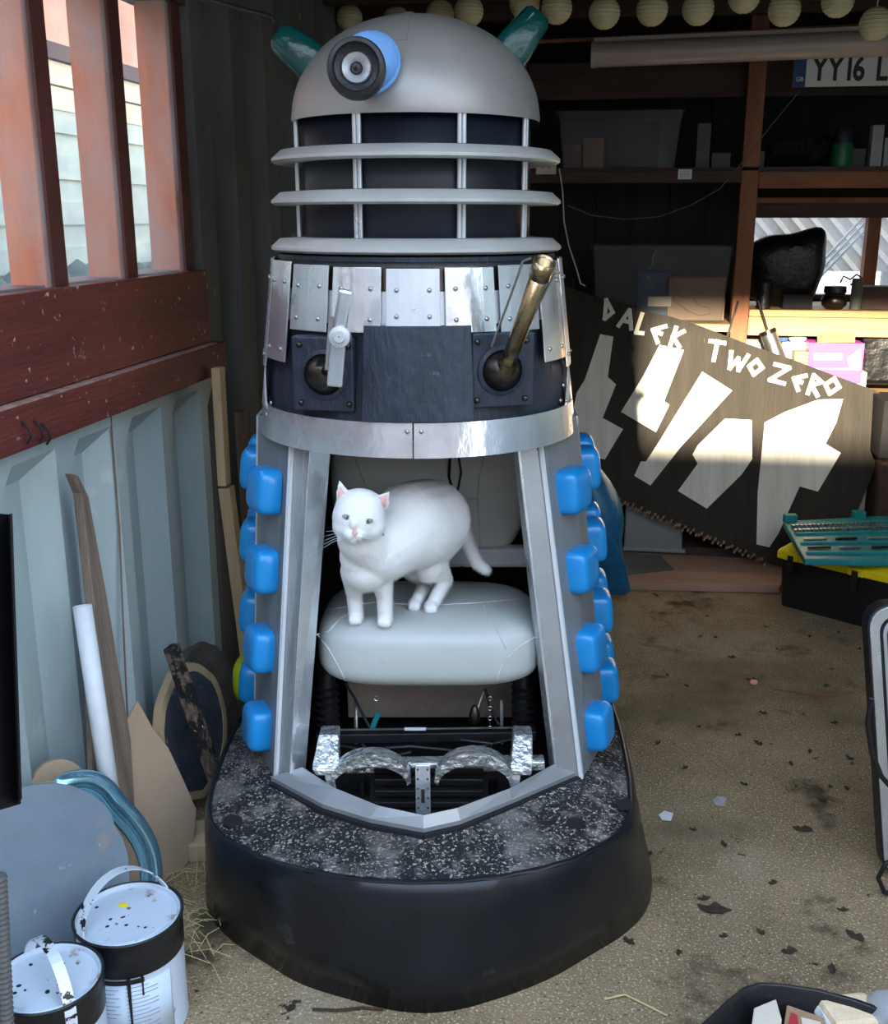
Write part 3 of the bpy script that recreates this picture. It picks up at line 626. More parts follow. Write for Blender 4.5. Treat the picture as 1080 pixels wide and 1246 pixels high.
for pts in (((420, 832, 2.0), (432, 850, 1.98), (444, 875, 1.97), (452, 890, 1.96)), ((400, 905, 1.93), (440, 912, 1.91), (500, 908, 1.9), (560, 914, 1.9), (620, 900, 1.93)), ((560, 900, 1.92), (600, 905, 1.9), (585, 925, 1.88)), ((440, 905, 1.92), (460, 925, 1.9), (500, 915, 1.9)), ((590, 838, 2.02), (596, 860, 2.0), (606, 882, 1.97)), ((410, 925, 1.9), (425, 935, 1.88), (445, 925, 1.88))):
    b.tube([PV(*q) for q in pts], .003, 7)
mo('wiring', b, black, smooth=True)
b = MB(); 
for i in range(7):
    f = frame(PV(596, 850 + i * 6, 1.99), (1, 0, .2) if i % 2 else (0, 1, .2)).to_3x3(); b.lathe([(.0045, -.001), (.0055, 0), (.0045, .001), (.0035, 0), (.0045, -.001)], PV(596, 850 + i * 6, 1.99), 12, f)
mo('chain', b, steel, smooth=True)
b = MB(); p = PV(458, 850, 1.98); b.lathe([(.005, -.001), (.0065, 0), (.005, .001), (.0035, 0), (.005, -.001)], p, 14, frame(p, (0, -1, 0)).to_3x3()); mo('ring_pull', b, foil)
# foil wrapped brackets
mo('foil_beam', MB().bar(PV(385, 932, 1.86), PV(662, 928, 1.86), .022, .03, up=(0, 1, 0)), foil, bevel=.004)
for x0, x1, yb, yt in ((401, 500, 953, 918), (528, 625, 953, 916)):
    n = 14; o1, i1 = [], []
    for k in range(n + 1):
        a = math.pi * k / n; cx_ = (x0 + x1) / 2; w = (x1 - x0) / 2
        o1.append(PV(cx_ - math.cos(a) * w, yb - math.sin(a) * (yb - yt), 1.80)); i1.append(PV(cx_ - math.cos(a) * w * .90, yb + 3 - math.sin(a) * (yb - yt) * .66, 1.80))
    b = MB()
    for k in range(n): b.prism([o1[k], o1[k + 1], i1[k + 1], i1[k]], (0, .03, 0))
    mo('foil_arch', b, foil, smooth=True)
for s, (xa, xb) in ((-1, (384, 412)), (1, (621, 648))):
    b = MB(); b.prism([PV(xa + 4, 894, 1.86), PV(xb, 894, 1.86), PV(xb, 936, 1.80), PV(xa - 5 * (s < 0), 936, 1.80)], (0, .04, 0)); b.prism([PV(xa - 5 * (s < 0), 936, 1.80), PV(xb, 936, 1.80), PV(xb - 2, 944, 1.80), PV(xa, 944, 1.80)], (0, .04, 0))
    mo('foil_block', b, foil, bevel=.003)
    x = 396 if s < 0 else 626
    mo('support_leg', MB().bar(PV(x + 3, 936, 1.81), PV(x + 6 * -s + 4, 968, 1.80), .016, .008, up=(0, 1, 0)), alu_bright, bevel=.001)
p0, p1 = PV(514, 930, 1.785), PV(515, 998, 1.765)
br = mo('centre_bracket', MB().bar(p0, p1, .028, .006, up=(0, 1, 0)), alu_bright, bevel=.002)
mo('bracket_slot', MB().bar(p0.lerp(p1, .42) - C(0, .0045, 0), p0.lerp(p1, .66) - C(0, .0045, 0), .006, .003, up=(0, 1, 0)), black, br)
b = MB()
for k in range(6):
    for s in (-1, 1): b.ball(p0.lerp(p1, .08 + k * .17) + C(s * .009, -.003, 0), .0022, 8, 4)
mo('bracket_screws', b, dark_metal, br)
mo('footrest_back', MB().bar(PV(522, 925, 1.90), PV(522, 990, 1.85), .23, .01, up=(0, 1, 0)), black_soft)
for k in range(6):
    y = 936 + k * 14; v = 1.85 - k * .006
    mo('footrest_slat', MB().bar(PV(455, y, v), PV(588, y, v), .013, .012, up=(0, 1, 0)), black, bevel=.002)
for x in (398, 440, 600, 642): mo('chassis_tube', MB().tube([PV(x, 950, 1.90), PV(x + (3 if x < 520 else -3), 1000, 1.88)], .009, 10), dark_metal if x in (600,) else black, smooth=True)
mo('chassis_tray', MB().box(C(-.03, 2.05, .19), (.50, .50, .02)), black_soft)
# ================================================================ CAT
def capsule(m, a, b_, r0, r1, n=18):
    a = Vector(a); b_ = Vector(b_); d = b_ - a; L = d.length; t = d / L; x = t.orthogonal().normalized(); y = t.cross(x); rings = []
    for i in range(7):
        ph = math.pi / 2 * (i / 6); c = a - t * r0 * math.cos(ph); rr = max(r0 * math.sin(ph), r0 * .03); rings.append((c, rr))
    for i in range(7):
        ph = math.pi / 2 * (1 - i / 6); c = b_ + t * r1 * math.cos(ph); rr = max(r1 * math.sin(ph), r1 * .03); rings.append((c, rr))
    m.loft([[c + x * math.cos(6.2832 * j / n) * r + y * math.sin(6.2832 * j / n) * r for j in range(n)] for c, r in rings])
def mpx(p): return (p.y * math.cos(PITCH) + (EYE - p.z) * math.sin(PITCH)) / F
cat = MB()
def cc(a, b_, ra, rb):                                   # two picture points with depth, radii in picture units
    p, q = PV(*a), PV(*b_); capsule(cat, p, q, ra * mpx(p), rb * mpx(q))
def ce(c, r, rot=None):
    p = PV(*c); k = mpx(p); cat.ball(p, Vector(r) * k, 24, 16, rot)
HV = 1.835
# trunk
cc((462, 668, 1.905), (500, 640, 1.96), 40, 49); cc((500, 636, 1.965), (522, 632, 2.02), 51, 50); cc((505, 642, 1.97), (520, 636, 2.03), 50, 49)
ce((510, 648, 1.99), (42, 46, 42)); cc((445, 690, 1.895), (470, 668, 1.925), 30, 38); ce((444, 676, 1.885), (31, 26, 34))
ce((522, 655, 2.05), (32, 38, 38)); ce((535, 632, 2.06), (28, 34, 42))
cc((440, 655, 1.865), (458, 672, 1.90), 30, 36)
# front legs
def paw(px, py, v, r, fwd=(0, -1)):
    p = cush_surf(px, py + 5); k = mpx(p); z0 = se_z(p.x, p.y); base = C(p.x, p.y, z0 + .009)
    cat.ball(base, (r * k, r * k * 1.35, .0125), 18, 12)
    for j in (-1.35, -.45, .45, 1.35): cat.ball(base + C(j * r * k * .42, -r * k * (1.05 - .12 * abs(j)), -.001), (r * k * .32, r * k * .55, .0095), 10, 8)
    return base
f1 = paw(433, 752, 1.895, 9.5); f2 = paw(468, 756, 1.89, 9.5)
k = mpx(f1)
capsule(cat, PV(431, 694, 1.90), C(f1.x - .003, f1.y + .004, f1.z + .045), 17 * k, 9.5 * k); capsule(cat, C(f1.x - .003, f1.y + .004, f1.z + .045), f1 + C(0, .004, .006), 9.5 * k, 9 * k)
capsule(cat, PV(461, 694, 1.905), C(f2.x, f2.y + .004, f2.z + .045), 17 * k, 9.5 * k); capsule(cat, C(f2.x, f2.y + .004, f2.z + .045), f2 + C(0, .004, .006), 9.5 * k, 9 * k)
# hind legs with thigh, hock and shank
h1 = paw(524, 738, 2.0, 9); h2 = paw(504, 735, 2.055, 8.5)
hk1 = PV(541, 706, 2.045); kn1 = PV(522, 690, 2.0)
capsule(cat, PV(532, 648, 2.06), kn1, 27 * k, 19 * k); capsule(cat, kn1 + C(.006, .01, .005), hk1, 19 * k, 10 * k); capsule(cat, hk1, h1 + C(.006, .012, .006), 9.5 * k, 8.5 * k)
hk2 = PV(519, 706, 2.105); kn2 = PV(504, 690, 2.06)
capsule(cat, PV(512, 650, 2.09), kn2, 28 * k, 18 * k); capsule(cat, kn2, hk2, 17 * k, 9.5 * k); capsule(cat, hk2, h2 + C(.006, .012, .006), 9 * k, 8 * k)
# tail
tp = [((545, 622, 2.115), 15), ((556, 630, 2.125), 11), ((564, 648, 2.12), 9.5), ((572, 668, 2.105), 9), ((581, 685, 2.085), 8.5), ((591, 693, 2.07), 7)]
for (a, ra), (b_, rb) in zip(tp, tp[1:]): cc(a, b_, ra, rb)
# head: skull, cheeks, muzzle, brow
ce((436, 629, HV), (32, 30, 30)); ce((437, 616, HV + .004), (29, 27, 22)); ce((425, 639, HV - .008), (21, 20, 17)); ce((448, 640, HV - .006), (21, 20, 17)); ce((432, 646, HV - .028), (13, 14, 11)); ce((431, 636, HV - .034), (7, 11, 11)); ce((431, 654, HV - .028), (9.5, 12, 6))
ce((424, 650, HV - .038), (7, 8, 6)); ce((438.5, 651, HV - .038), (7, 8, 6))
def ear(bl, br_, tip, v, dv):
    a, b_, t = PV(*bl, v), PV(*br_, v + dv), PV(*tip, v + .006); bk = C(0, .016, 0); m_ = (a + b_) / 2
    cat.loft([[a, (a + b_) / 2 + C(0, -.001, 0), b_, m_ + bk], [a.lerp(t, .5) + C((-.0035 if a.x < t.x else .002), 0, 0), m_.lerp(t, .5) + C(0, .003, 0), b_.lerp(t, .5) + C(.0025, 0, 0), (m_ + bk).lerp(t, .5) + C(0, .003, 0)], [t + C(-.002, 0, -.001), t + C(0, -.001, 0), t + C(.002, 0, -.001), t + C(0, .004, 0)]])
ear((407, 616), (429, 606), (412.5, 584), HV, .004); ear((449, 605), (473, 622), (473.5, 597), HV, .004)
for a_, b_, t_ in (((407, 616), (429, 606), (412.5, 584)), ((449, 605), (473, 622), (473.5, 597))):
    pass
bm = cat.bm; bm.transform(CR)
cp = Vector(((f1 + f2 + h1 + h2) / 4)); croot = CR @ C(cp.x, cp.y, se_z(cp.x, cp.y))
me = bpy.data.meshes.new('cat_raw'); bm.transform(Matrix.Translation(-croot)); bm.to_mesh(me); bm.free()
tmp = bpy.data.objects.new('cat_raw', me); COL.objects.link(tmp)
rm_ = tmp.modifiers.new('r', 'REMESH'); rm_.mode = 'VOXEL'; rm_.voxel_size = .0022
sm_ = tmp.modifiers.new('s', 'SMOOTH'); sm_.factor = .5; sm_.iterations = 12
bpy.context.view_layer.update()
me2 = bpy.data.meshes.new_from_object(tmp.evaluated_get(bpy.context.evaluated_depsgraph_get()))
bpy.data.objects.remove(tmp); me2.name = 'cat'
catr = root('cat', 'white short-haired cat with pink ears standing on the seat and looking at the camera', 'cat', croot)
body = bpy.data.objects.new('body', me2); COL.objects.link(body); body.parent = catr; ROOTM[body] = ROOTM[catr]
me2.materials.clear(); me2.materials.append(cat_white); me2.polygons.foreach_set('use_smooth', [True] * len(me2.polygons))
fm = body.modifiers.new('fur', 'PARTICLE_SYSTEM'); fs_ = body.particle_systems[0].settings; fs_.type = 'HAIR'; fs_.count = 45000; fs_.hair_length = .0026; fs_.hair_step = 3
fs_.normal_factor = .0005; fs_.object_align_factor = (.0003, .0005, -.0009); fs_.factor_random = .0003; fs_.root_radius = .12; fs_.tip_radius = .02; fs_.radius_scale = .0025; fs_.use_advanced_hair = True
# surface lookup on the head so that eyes and nose sit on the skin
from mathutils.bvhtree import BVHTree
bv = BVHTree.FromPolygons([v.co + croot for v in me2.vertices], [tuple(p.vertices) for p in me2.polygons])
def hit(px, py, fall=HV - .03):
    o = Vector((0, 0, EYE)); d = (CR @ ray(px, py)).normalized(); h = bv.ray_cast(o, d)
    if h[0] is None: return WV(px, py, fall), Vector((0, -1, 0))
    return h[0], h[1]
for (ex, ey, tl) in ((422.2, 629.8, 20), (447.6, 634.6, -12)):
    p, n = hit(ex, ey); k = mpx(C(0, HV, .76)); fr = frame(p, (CR @ C(0, -1, .12)), x=CR @ C(math.cos(R(tl)), 0, -math.sin(R(tl)))).to_3x3()
    obj('eye', MB().ball(p - Vector((0, -.0005, 0)), (5.8 * k, 3.1 * k, 1.5 * k), 20, 12, fr), cat_eye, body, smooth=True)
    obj('eyelid_line', MB().tube([p + fr @ Vector((math.cos(t) * 6.1 * k, math.sin(t) * 3.3 * k, .0012)) for t in [math.pi * j / 10 for j in range(-1, 12)]], .0006, 6), ink_soft, body)
    obj('pupil', MB().ball(p + fr @ Vector((.2 * k, .3 * k, 1.2 * k)), (1.0 * k, 2.2 * k, .5 * k), 12, 8, fr), black, body, smooth=True)
k = mpx(C(0, HV, .76))
p, n = hit(431.5, 648.5); fr = frame(p, CR @ C(0, -1, .1), x=CR @ C(1, 0, 0)).to_3x3()
b = MB(); b.ball(p, (3.9 * k, 2.6 * k, 1.8 * k), 16, 10, fr); b.ball(p + fr @ Vector((0, -2.2 * k, 0)), (1.7 * k, 2.4 * k, 1.4 * k), 12, 8, fr)
obj('nose', b, cat_pink, body, smooth=True)
p2, n = hit(431.2, 641)
b = MB(); b.ball(p2 + (p - p2) * .3, (2.6 * k, 6 * k, .55 * k), 14, 8, fr); obj('nose_bridge', b, cat_pink, body, smooth=True)
b = MB()
for s in (-1, 1):
    pts = [hit(431.3 + s * dx, y)[0] + CR @ C(0, -.0006, 0) for dx, y in ((0, 652.5), (2.5, 655.5), (6, 657), (10, 656))]; b.tube(pts, .0005, 6)
obj('mouth_line', b, cat_pink, body)
for tri in (((408, 614), (426, 607), (412.8, 586.5)), ((451, 606), (471, 620), (473, 599.5))):
    vs = [PV(x, y, HV - .0015 + (.004 if q == 2 else 0)) for q, (x, y) in enumerate(tri)]; ce_ = sum(vs, Vector()) / 3; vs = [CR @ (ce_.lerp(v, .74) + C(0, -.0022, 0)) for v in vs]
    mid_ = CR @ (ce_ + C(0, .001, 0)); rim_ = [vs[0], (vs[0] + vs[1]) / 2, vs[1], vs[1].lerp(vs[2], .5), vs[2], vs[2].lerp(vs[0], .5)]
    obj('inner_ear', MB().faces(rim_ + [mid_], [(i, (i + 1) % 6, 6) for i in range(6)]), cat_pink, body, smooth=True, solid=.001)
p, n = hit(465.5, 650.5); obj('collar_bell', MB().ball(p, .0028, 12, 8), black, body, smooth=True)
b = MB()
for s in (-1, 1):
    for j in range(5):
        p, n = hit(431.5 + s * 8, 649 + j * .8); q = p + CR @ C(s * (.038 + .004 * j), -.008, .006 - .008 * j); mid = (p + q) / 2 + Vector((0, 0, .003)); b.tube([p, mid, q], [.00035, .00028, .0001], 5)
obj('whiskers', b, white, body)
# ================================================================ LEFT SIDE CLUTTER
def poly_on(pts, p, n, th, mb=None):                      # slab cut along picture points, on the world plane (p, n), with real thickness
    n = Vector(n).normalized(); return (mb or MB()).prism([PP(x, y, p, n) for x, y in pts], n * th)
def arc_px(cx, cy, rx, ry, a0, a1, n): return [(cx + rx * math.cos(R(a0 + (a1 - a0) * i / n)), cy + ry * math.sin(R(a0 + (a1 - a0) * i / n))) for i in range(n + 1)]
# leaning sticks
def lean(name, m, a, b_, w, t, label, cat, X0=-.955, X1=-.92, **k):
    return obj(name, MB().bar(WX(*a, X0), WX(*b_, X1), w, t, up=(1, 0, 0)), m, label=label, cat=cat, **k)
b = MB(); q = [(WX(78, 576, -.965), WX(84, 578, -.965)), (WX(88, 600, -.963), WX(97, 604, -.963)), (WX(102, 720, -.95), WX(119, 722, -.95)), (WX(122, 900, -.925), WX(149, 900, -.925)), (WX(126, 985, -.91), WX(154, 985, -.91))]
b.loft([[a, c, c + Vector((.018, 0, 0)), a + Vector((.018, 0, 0))] for a, c in q]); obj('wood_lath', b, grey_wood, label='long weathered brown lath tapering upward, leaning on the blue steel wall', cat='wood', bevel=.002)
a, c = WX(100, 737, -.93), WX(128, 925, -.89); c2 = a.lerp(c, 1.35)
pr = root('plastic_pipe', 'short white plastic pipe leaning in front of the weathered lath', 'pipe', c2)
obj('tube', MB().tube([a, c2], .0155, 20, caps=False), white, pr, smooth=True, solid=.003)
obj('tape_wrap', MB().tube([a.lerp(c, .02), a.lerp(c, .5)], .0168, 20, caps=False), foil, pr, smooth=True)
lean('thin_batten', grey_wood, (107, 830), (112, 965), .009, .01, 'thin brown batten standing behind the white plastic pipe', 'wood', -.955, -.935)
obj('timber_offcut', MB().bar(WX(265, 447, -.93), WX(273, 590, -.93), .036, .022, up=(1, 0, 0)), pine_v, label='pale split timber board at the corner beneath the end of the window beam', cat='wood', bevel=.002)
obj('timber_stud', MB().bar(WX(275, 592, -.93), WX(312, 880, -.88), .036, .03, up=(1, 0, 0)), pine_v, label='long pale timber stud leaning beside the blue bumpers, below the split board', cat='wood', bevel=.002)
obj('timber_stud', MB().bar(WX(292, 500, -.98), WX(318, 870, -.95), .05, .02, up=(1, 0, 0)), grey_wood, label='darker brown plank behind the pale timber stud by the machine', cat='wood', bevel=.002)
obj('hivis_bag', MB().ball(WX(299, 822, -.86), (.022, .06, .055), 20, 12, e=.7), hivis, label='yellow green bag wedged low behind the machine by the left wall', cat='bag', smooth=True)
# black steel bar at the far left, hooks
obj('steel_angle', MB().prism([WX(-30, 622, -.78), WX(10, 626, -.78), WX(21, 978, -.80), WX(-20, 990, -.80)], (.006, .0, 0)).prism([WX(10, 626, -.78), WX(12, 626, -.74), WX(24, 975, -.76), WX(21, 978, -.80)], (0, .006, 0)), black, label='black painted steel angle bar standing upright at the left edge', cat='bar', bevel=.001)
for i, (x, y) in enumerate(((27, 513), (42, 512), (51, 515))):
    p = WX(x, y, -.953); obj('hook', MB().tube([p, p + Vector((.012, -.002, -.012)), p + Vector((.014, -.002, -.026)), p + Vector((.006, -.002, -.036))], .0022, 8), black, label='small black hook under the red-brown window beam, ' + ['the single one at the left', 'the left one of the close pair', 'the right one of the close pair'][i], cat='hook', group='black hooks on the window beam', smooth=True)
# round log slices and burnt plank
def slice_(name, m, c, rx, ry, th, label, X, edge=None, lx=.2):
    n = Vector((1, -.25, .16)).normalized(); p = WX(*c, X); pts = []
    rr = random.Random(c[0])
    for i in range(40):
        a = 2 * math.pi * i / 40; w = 1 + rr.uniform(-.018, .018); pts.append((c[0] + rx * math.cos(a) * w, c[1] + ry * math.sin(a) * w))
    P0 = [PP(x, y, p, n) for x, y in pts]
    r_ = root(name, label, 'wood', min(P0, key=lambda v: v.z)); obj('face', MB().prism(P0, -n * th), m, r_, bevel=.003)
    if edge:
        ctr = sum(P0, Vector()) / len(P0); ring = MB()
        ring.loft([[v + (ctr - v) * .0 + n * .001, v + (ctr - v) * .12 + n * .002, v + (ctr - v) * .12 - n * th, v - n * th - (ctr - v) * .01] for v in P0], wrap=True); obj('bark_rim', ring, edge, r_)
    return r_
slice_('wooden_disc', disc_wood, (250, 868), 40, 86, .02, 'large round grey wooden disc leaning in the corner behind the burnt plank', -.95)
slice_('wooden_disc', slate, (235, 890), 41, 84, .018, 'dark slate-coloured disc with a pale split wooden rim behind the tan board', -.90, pine_v)
obj('burnt_plank', MB().bar(WX(208, 786, -.885), WX(268, 965, -.80), .032, .022, up=(1, -.2, 0)), burnt_wood, label='charred and flaking short plank leaning across the round discs', cat='wood', bevel=.003)
pb_ = WZ(252, 1030, .0); obj('wood_block', MB().box(WZ(252, 1022, .02), (.07, .10, .04), (0, 0, .3)), pine_v, label='small pale wood block on the floor between tan board and black skirt', cat='wood', bevel=.003)
# tan triangular board
bp_ = WZ(190, 1075, 0); bn = Vector((1, -.55, .20))
obj('hardboard_sheet', poly_on([(168, 853), (186, 886), (205, 910), (226, 955), (239, 985), (237, 1010), (232, 1045), (205, 1082), (150, 1120), (100, 1120), (112, 990), (128, 935), (150, 885)], bp_, bn, -.006), hardboard, label='pointed tan hardboard offcut leaning against the blue steel wall', cat='board', bevel=.001)
# small tan disc and grey rounded board with glossy blue moulding
bn2 = Vector((1, -.75, .28)); gp = WZ(150, 1165, .02)
gb = obj('grey_sheet', poly_on([(-60, 985), (-20, 972), (15, 962)] + [(40, 955), (66, 953), (88, 956), (112, 966), (128, 979), (136, 990), (140, 1003), (150, 1020), (157, 1042), (158, 1068), (158, 1200), (60, 1300), (-60, 1330)], gp, bn2, -.010), grey_board, label='large blue-grey sheet with rounded top leaning behind the paint tins', cat='board', bevel=.002)
gp2 = gp - bn2.normalized() * .035
obj('round_offcut', poly_on(arc_px(74, 962, 36, 38, 160, 380, 18), gp - bn2.normalized() * .10, bn2, -.012), hardboard, label='small tan round-topped offcut behind the grey sheet', cat='board', bevel=.001)
obj('round_offcut', poly_on([(-30, 1100), (-30, 960), (0, 967), (30, 957), (60, 951), (85, 953), (110, 975), (110, 1100)], gp - bn2.normalized() * .025, bn2, -.008), hardboard, label='tan board edge showing just above the grey sheet', cat='board', bevel=.001)
mp_ = [PP(x, y, gp2, bn2) for x, y in ((60, 966), (85, 951), (110, 950), (128, 962), (135, 975), (150, 990), (166, 1008), (178, 1030), (184, 1055), (183, 1085), (176, 1120))]
b = MB(); n = bn2.normalized(); rings = []
for i, p in enumerate(mp_):
    t = (mp_[min(i + 1, len(mp_) - 1)] - mp_[max(i - 1, 0)]).normalized(); x = t.cross(n).normalized(); w = .025
    rings.append([p + x * w * a_ + n * h_ for a_, h_ in ((-1.0, 0), (-.9, .006), (-.6, .014), (-.2, .018), (.1, .014), (.3, .005), (.5, .003), (.75, .010), (.95, .008), (1.05, 0), (0, -.006))])
b.loft(rings); obj('chrome_trim', b, chrome_blue, label='glossy blue curved chrome trim curling around the grey sheet', cat='trim', smooth=True, sub=2)
# paint tins
def tin(c, rad, h, hang, label, lid_rot, drips, tilt=.35):
    t = root('paint_tin', label, 'paint tin', (c.x, c.y, 0))
    obj('body', MB().lathe([(rad * .97, 0), (rad * .985, .004), (rad * .975, .008), (rad * .975, h - .058)], (c.x, c.y, 0), 56, caps=False), white_can, t, smooth=True)
    obj('label_sheet', MB().lathe([(rad * .98, .012), (rad * .98, h - .07)], (c.x, c.y, 0), 56, a0=200, a1=340), label_m, t, smooth=True, solid=.001)
    obj('black_band', MB().lathe([(rad * .975, h - .06), (rad * .99, h - .058), (rad * 1.0, h - .02), (rad * 1.0, h - .004), (rad * 1.02, h - .002), (rad * 1.025, h + .002), (rad * .99, h + .004), (rad * .96, h + .001)], (c.x, c.y, 0), 56), black, t, smooth=True)
    lid = obj('lid', MB().lathe([(rad * .965, h + .001), (rad * .94, h + .003), (rad * .92, h + .002), (rad * .90, h - .004), (rad * .80, h - .0045), (rad * .79, h - .003), (.001, h - .003)], (c.x, c.y, 0), 56), white_can, t, smooth=True)
    rr = random.Random(int(rad * 1e5) + len(label)); 
    for i in range(9):
        a = rr.uniform(0, 6.28); q = rad * rr.uniform(.1, .75); b = MB(); b.ball((c.x + q * math.cos(a), c.y + q * math.sin(a), h - .0026), (rr.uniform(.002, .005), rr.uniform(.002, .004), .0008), 10, 6, Matrix.Rotation(a, 3, 'Z')); obj('paint_spot', b, black if i % 3 else grey_wood, lid)
    # carrying strap
    d = Vector((math.cos(hang), math.sin(hang), 0)); lean_ = Vector((-math.sin(hang), math.cos(hang), 0)) ; rings = []
    for i in range(21):
        a = math.pi * i / 20; p = Vector((c.x, c.y, h - .035)) + d * math.cos(a) * rad * 1.04 + Vector((0, 0, math.sin(a) * rad * 1.15)) + lean_ * math.sin(a) * rad * tilt
        o_ = (d * math.cos(a) + Vector((0, 0, math.sin(a))) * .9).normalized(); w = lean_.cross(Vector((0, 0, 1))).cross(o_).normalized() if False else Vector((-d.y, d.x, 0))
        rings.append([p - w * .0085 - o_ * .001, p + w * .0085 - o_ * .001, p + w * .0085 + o_ * .001, p - w * .0085 + o_ * .001])
    obj('carry_strap', MB().loft(rings), strap_m, t, smooth=False)
    for s in (-1, 1):
        p = Vector((c.x, c.y, h - .036)) + d * s * rad * 1.03; f = frame(p, d * s).to_3x3(); obj('strap_lug', MB().lathe([(.001, .006), (.006, .005), (.009, 0), (.010, -.004)], p, 16, f), black, t, smooth=True)
    for (a, top_, ln, w) in drips:
        a = R(a); p = Vector((c.x + rad * 1.0 * math.cos(a), c.y + rad * 1.0 * math.sin(a), 0)); b = MB(); b.tube([p + Vector((0, 0, top_)), p + Vector((0, 0, top_ - ln * .6)), p + Vector((0, 0, top_ - ln))], [w, w * .6, w * .8], 8); obj('paint_drip', b, black, t, smooth=True)
    return t, lid
H1 = .20; c1 = WZ(156, 1112, H1); c2_ = WZ(58, 1190, H1)
t1, lid1 = tin(c1, .0865, H1, R(62), 'white paint tin with black band and drips on its printed label, behind the other tin', 0, [(252, .145, .12, .0035), (264, .145, .09, .0022), (292, .142, .13, .0032), (306, .142, .035, .002), (225, .15, .08, .004), (240, .147, .13, .003)])
obj('yellow_paint_spot', MB().ball(WZ(150, 1101, H1 - .002), (.009, .006, .001), 14, 8), yellow_m, lid1)
obj('drip_smear', MB().lathe([(.0870, .140), (.0876, .137), (.0870, .131)], (c1.x, c1.y, 0), 40, a0=236, a1=308), black, t1)
for i in range(12):                                       # printed lines on the label
    z = .124 - i * .0075; r_ = .0862
    obj('printed_line', MB().lathe([(r_, z), (r_, z + .0012)], (c1.x, c1.y, 0), 24, a0=288, a1=288 + (34 if i % 3 else 24)), ink_soft, t1, solid=.0004)
    if i < 8: obj('printed_line', MB().lathe([(r_, z - .003), (r_, z - .0018)], (c1.x, c1.y, 0), 24, a0=262, a1=262 + (14 if i % 2 else 19)), ink_soft, t1, solid=.0004)
tin(c2_, .080, H1, R(-40), 'white paint tin with a speckled lid at the lower left corner', 1, [(300, .15, .12, .003), (320, .15, .06, .002)], .05)
obj('threaded_rod', MB().tube([WV(-2, 1068, 1.38), WV(6, 1250, 1.36), WV(12, 1400, 1.34)], .012, 14), dark_steel, label='thick grey ribbed rod at the lower left edge beside the speckled-lid tin', cat='rod', smooth=True) if False else None
p0, p1 = WV(-1, 1065, 1.30), WV(8, 1250, 1.26); p1 = p0 + (p1 - p0) * ((p0.z - .002) / (p0.z - p1.z)); b = MB(); n_ = 110
b.loft([[p0.lerp(p1, i / n_) + Vector((math.cos(6.2832 * j / 12), math.sin(6.2832 * j / 12), 0)) * (.0095 + (.0015 if i % 2 else 0)) for j in range(12)] for i in range(n_ + 1)])
obj('ribbed_rod', b, dark_steel, label='grey ribbed metal rod standing at the lower left edge', cat='rod')
# straw
b = MB(); rs_ = random.Random(3)
for i in range(34):
    p = WZ(rs_.uniform(222, 262), rs_.uniform(1058, 1175), .003); a = rs_.uniform(0, 6.28); L = rs_.uniform(.03, .10); q = p + Vector((math.cos(a) * L, math.sin(a) * L, rs_.uniform(0, .03)))
    b.tube([p, (p + q) / 2 + Vector((0, 0, .012)), q], .0007, 5)
obj('straw', b, straw_m, label='loose dry grass stalks on the floor between paint tins and black skirt', cat='straw', kind='stuff')
# ================================================================ BACK RIGHT
# cardboard sign: plane leaning back on the rack
sp = Vector((.3, 3.98, 0)); sn = Vector((0, -1, .22)).normalized()
def SP(x, y, off=0): return PP(x, y, sp, sn) + sn * off
edge = [(640, 330), (690, 349), (730, 363), (760, 371), (790, 380), (812, 384), (850, 396), (905, 417), (960, 436), (1010, 455), (1062, 474), (1078, 482), (1072, 530), (1062, 575), (1046, 615), (1028, 655), (990, 668), (950, 690), (930, 684), (900, 668), (860, 656), (830, 640), (800, 632), (770, 617), (740, 605), (700, 590), (660, 570), (640, 520)]
sg_p = [SP(x, y) for x, y in edge]
sign = root('cardboard_sign', 'large black-painted cardboard sign with white lettering and jagged white shapes leaning on the rack', 'sign', min(sg_p, key=lambda v: v.z))
obj('board', MB().prism(sg_p, -sn * .012), card_black, sign)
b = MB(); b.loft([[p, p - sn * .006, p - sn * .012] for p in sg_p], wrap=True, close=False)
for i in range(70):                                      # frayed lower edge
    t = i / 69; x = 700 + 230 * t; y = 590 + 95 * t; p = SP(x, y - 2 + 3 * math.sin(i * 2.3)); b.box(p, (.007, .014, .012), (0, .4, 0))
obj('torn_edge', b, card_brown, sign)
for s in range(16):                                       # crushed flutes: proud ridges following the board's lean
    x = 712 + s * 22; y0 = 372 + (x - 730) * .33; L = 120 + 70 * ((s * 7) % 5) / 5
    a_ = SP(x, y0 + 4, .0006); c_ = SP(x - L * .46, y0 + L, .0006); obj('flute_crease', MB().bar(a_, c_, .003, .002, up=sn), card_black, sign)
sh = [[(135, 180), (178, 188), (160, 320), (187, 345), (143, 455), (210, 492), (150, 592), (20, 560), (58, 372), (84, 330)],
      [(330, 215), (410, 232), (345, 400), (362, 412), (318, 502), (203, 435), (275, 320)],
      [(470, 303), (568, 365), (400, 550), (300, 677), (247, 645), (268, 598), (285, 598), (330, 530)],
      [(545, 457), (632, 462), (634, 590), (600, 640), (485, 753), (390, 695), (455, 605), (438, 575), (455, 545)],
      [(675, 470), (740, 436), (850, 395), (932, 393), (910, 470), (875, 540), (925, 570), (850, 697), (790, 680), (720, 835), (690, 880), (648, 870), (652, 700)]]
for pts in sh: obj('painted_shape', MB().prism([SP(680 + x / 2.7, 340 + y / 2.7) for x, y in pts], sn * .0018), card_white, sign)
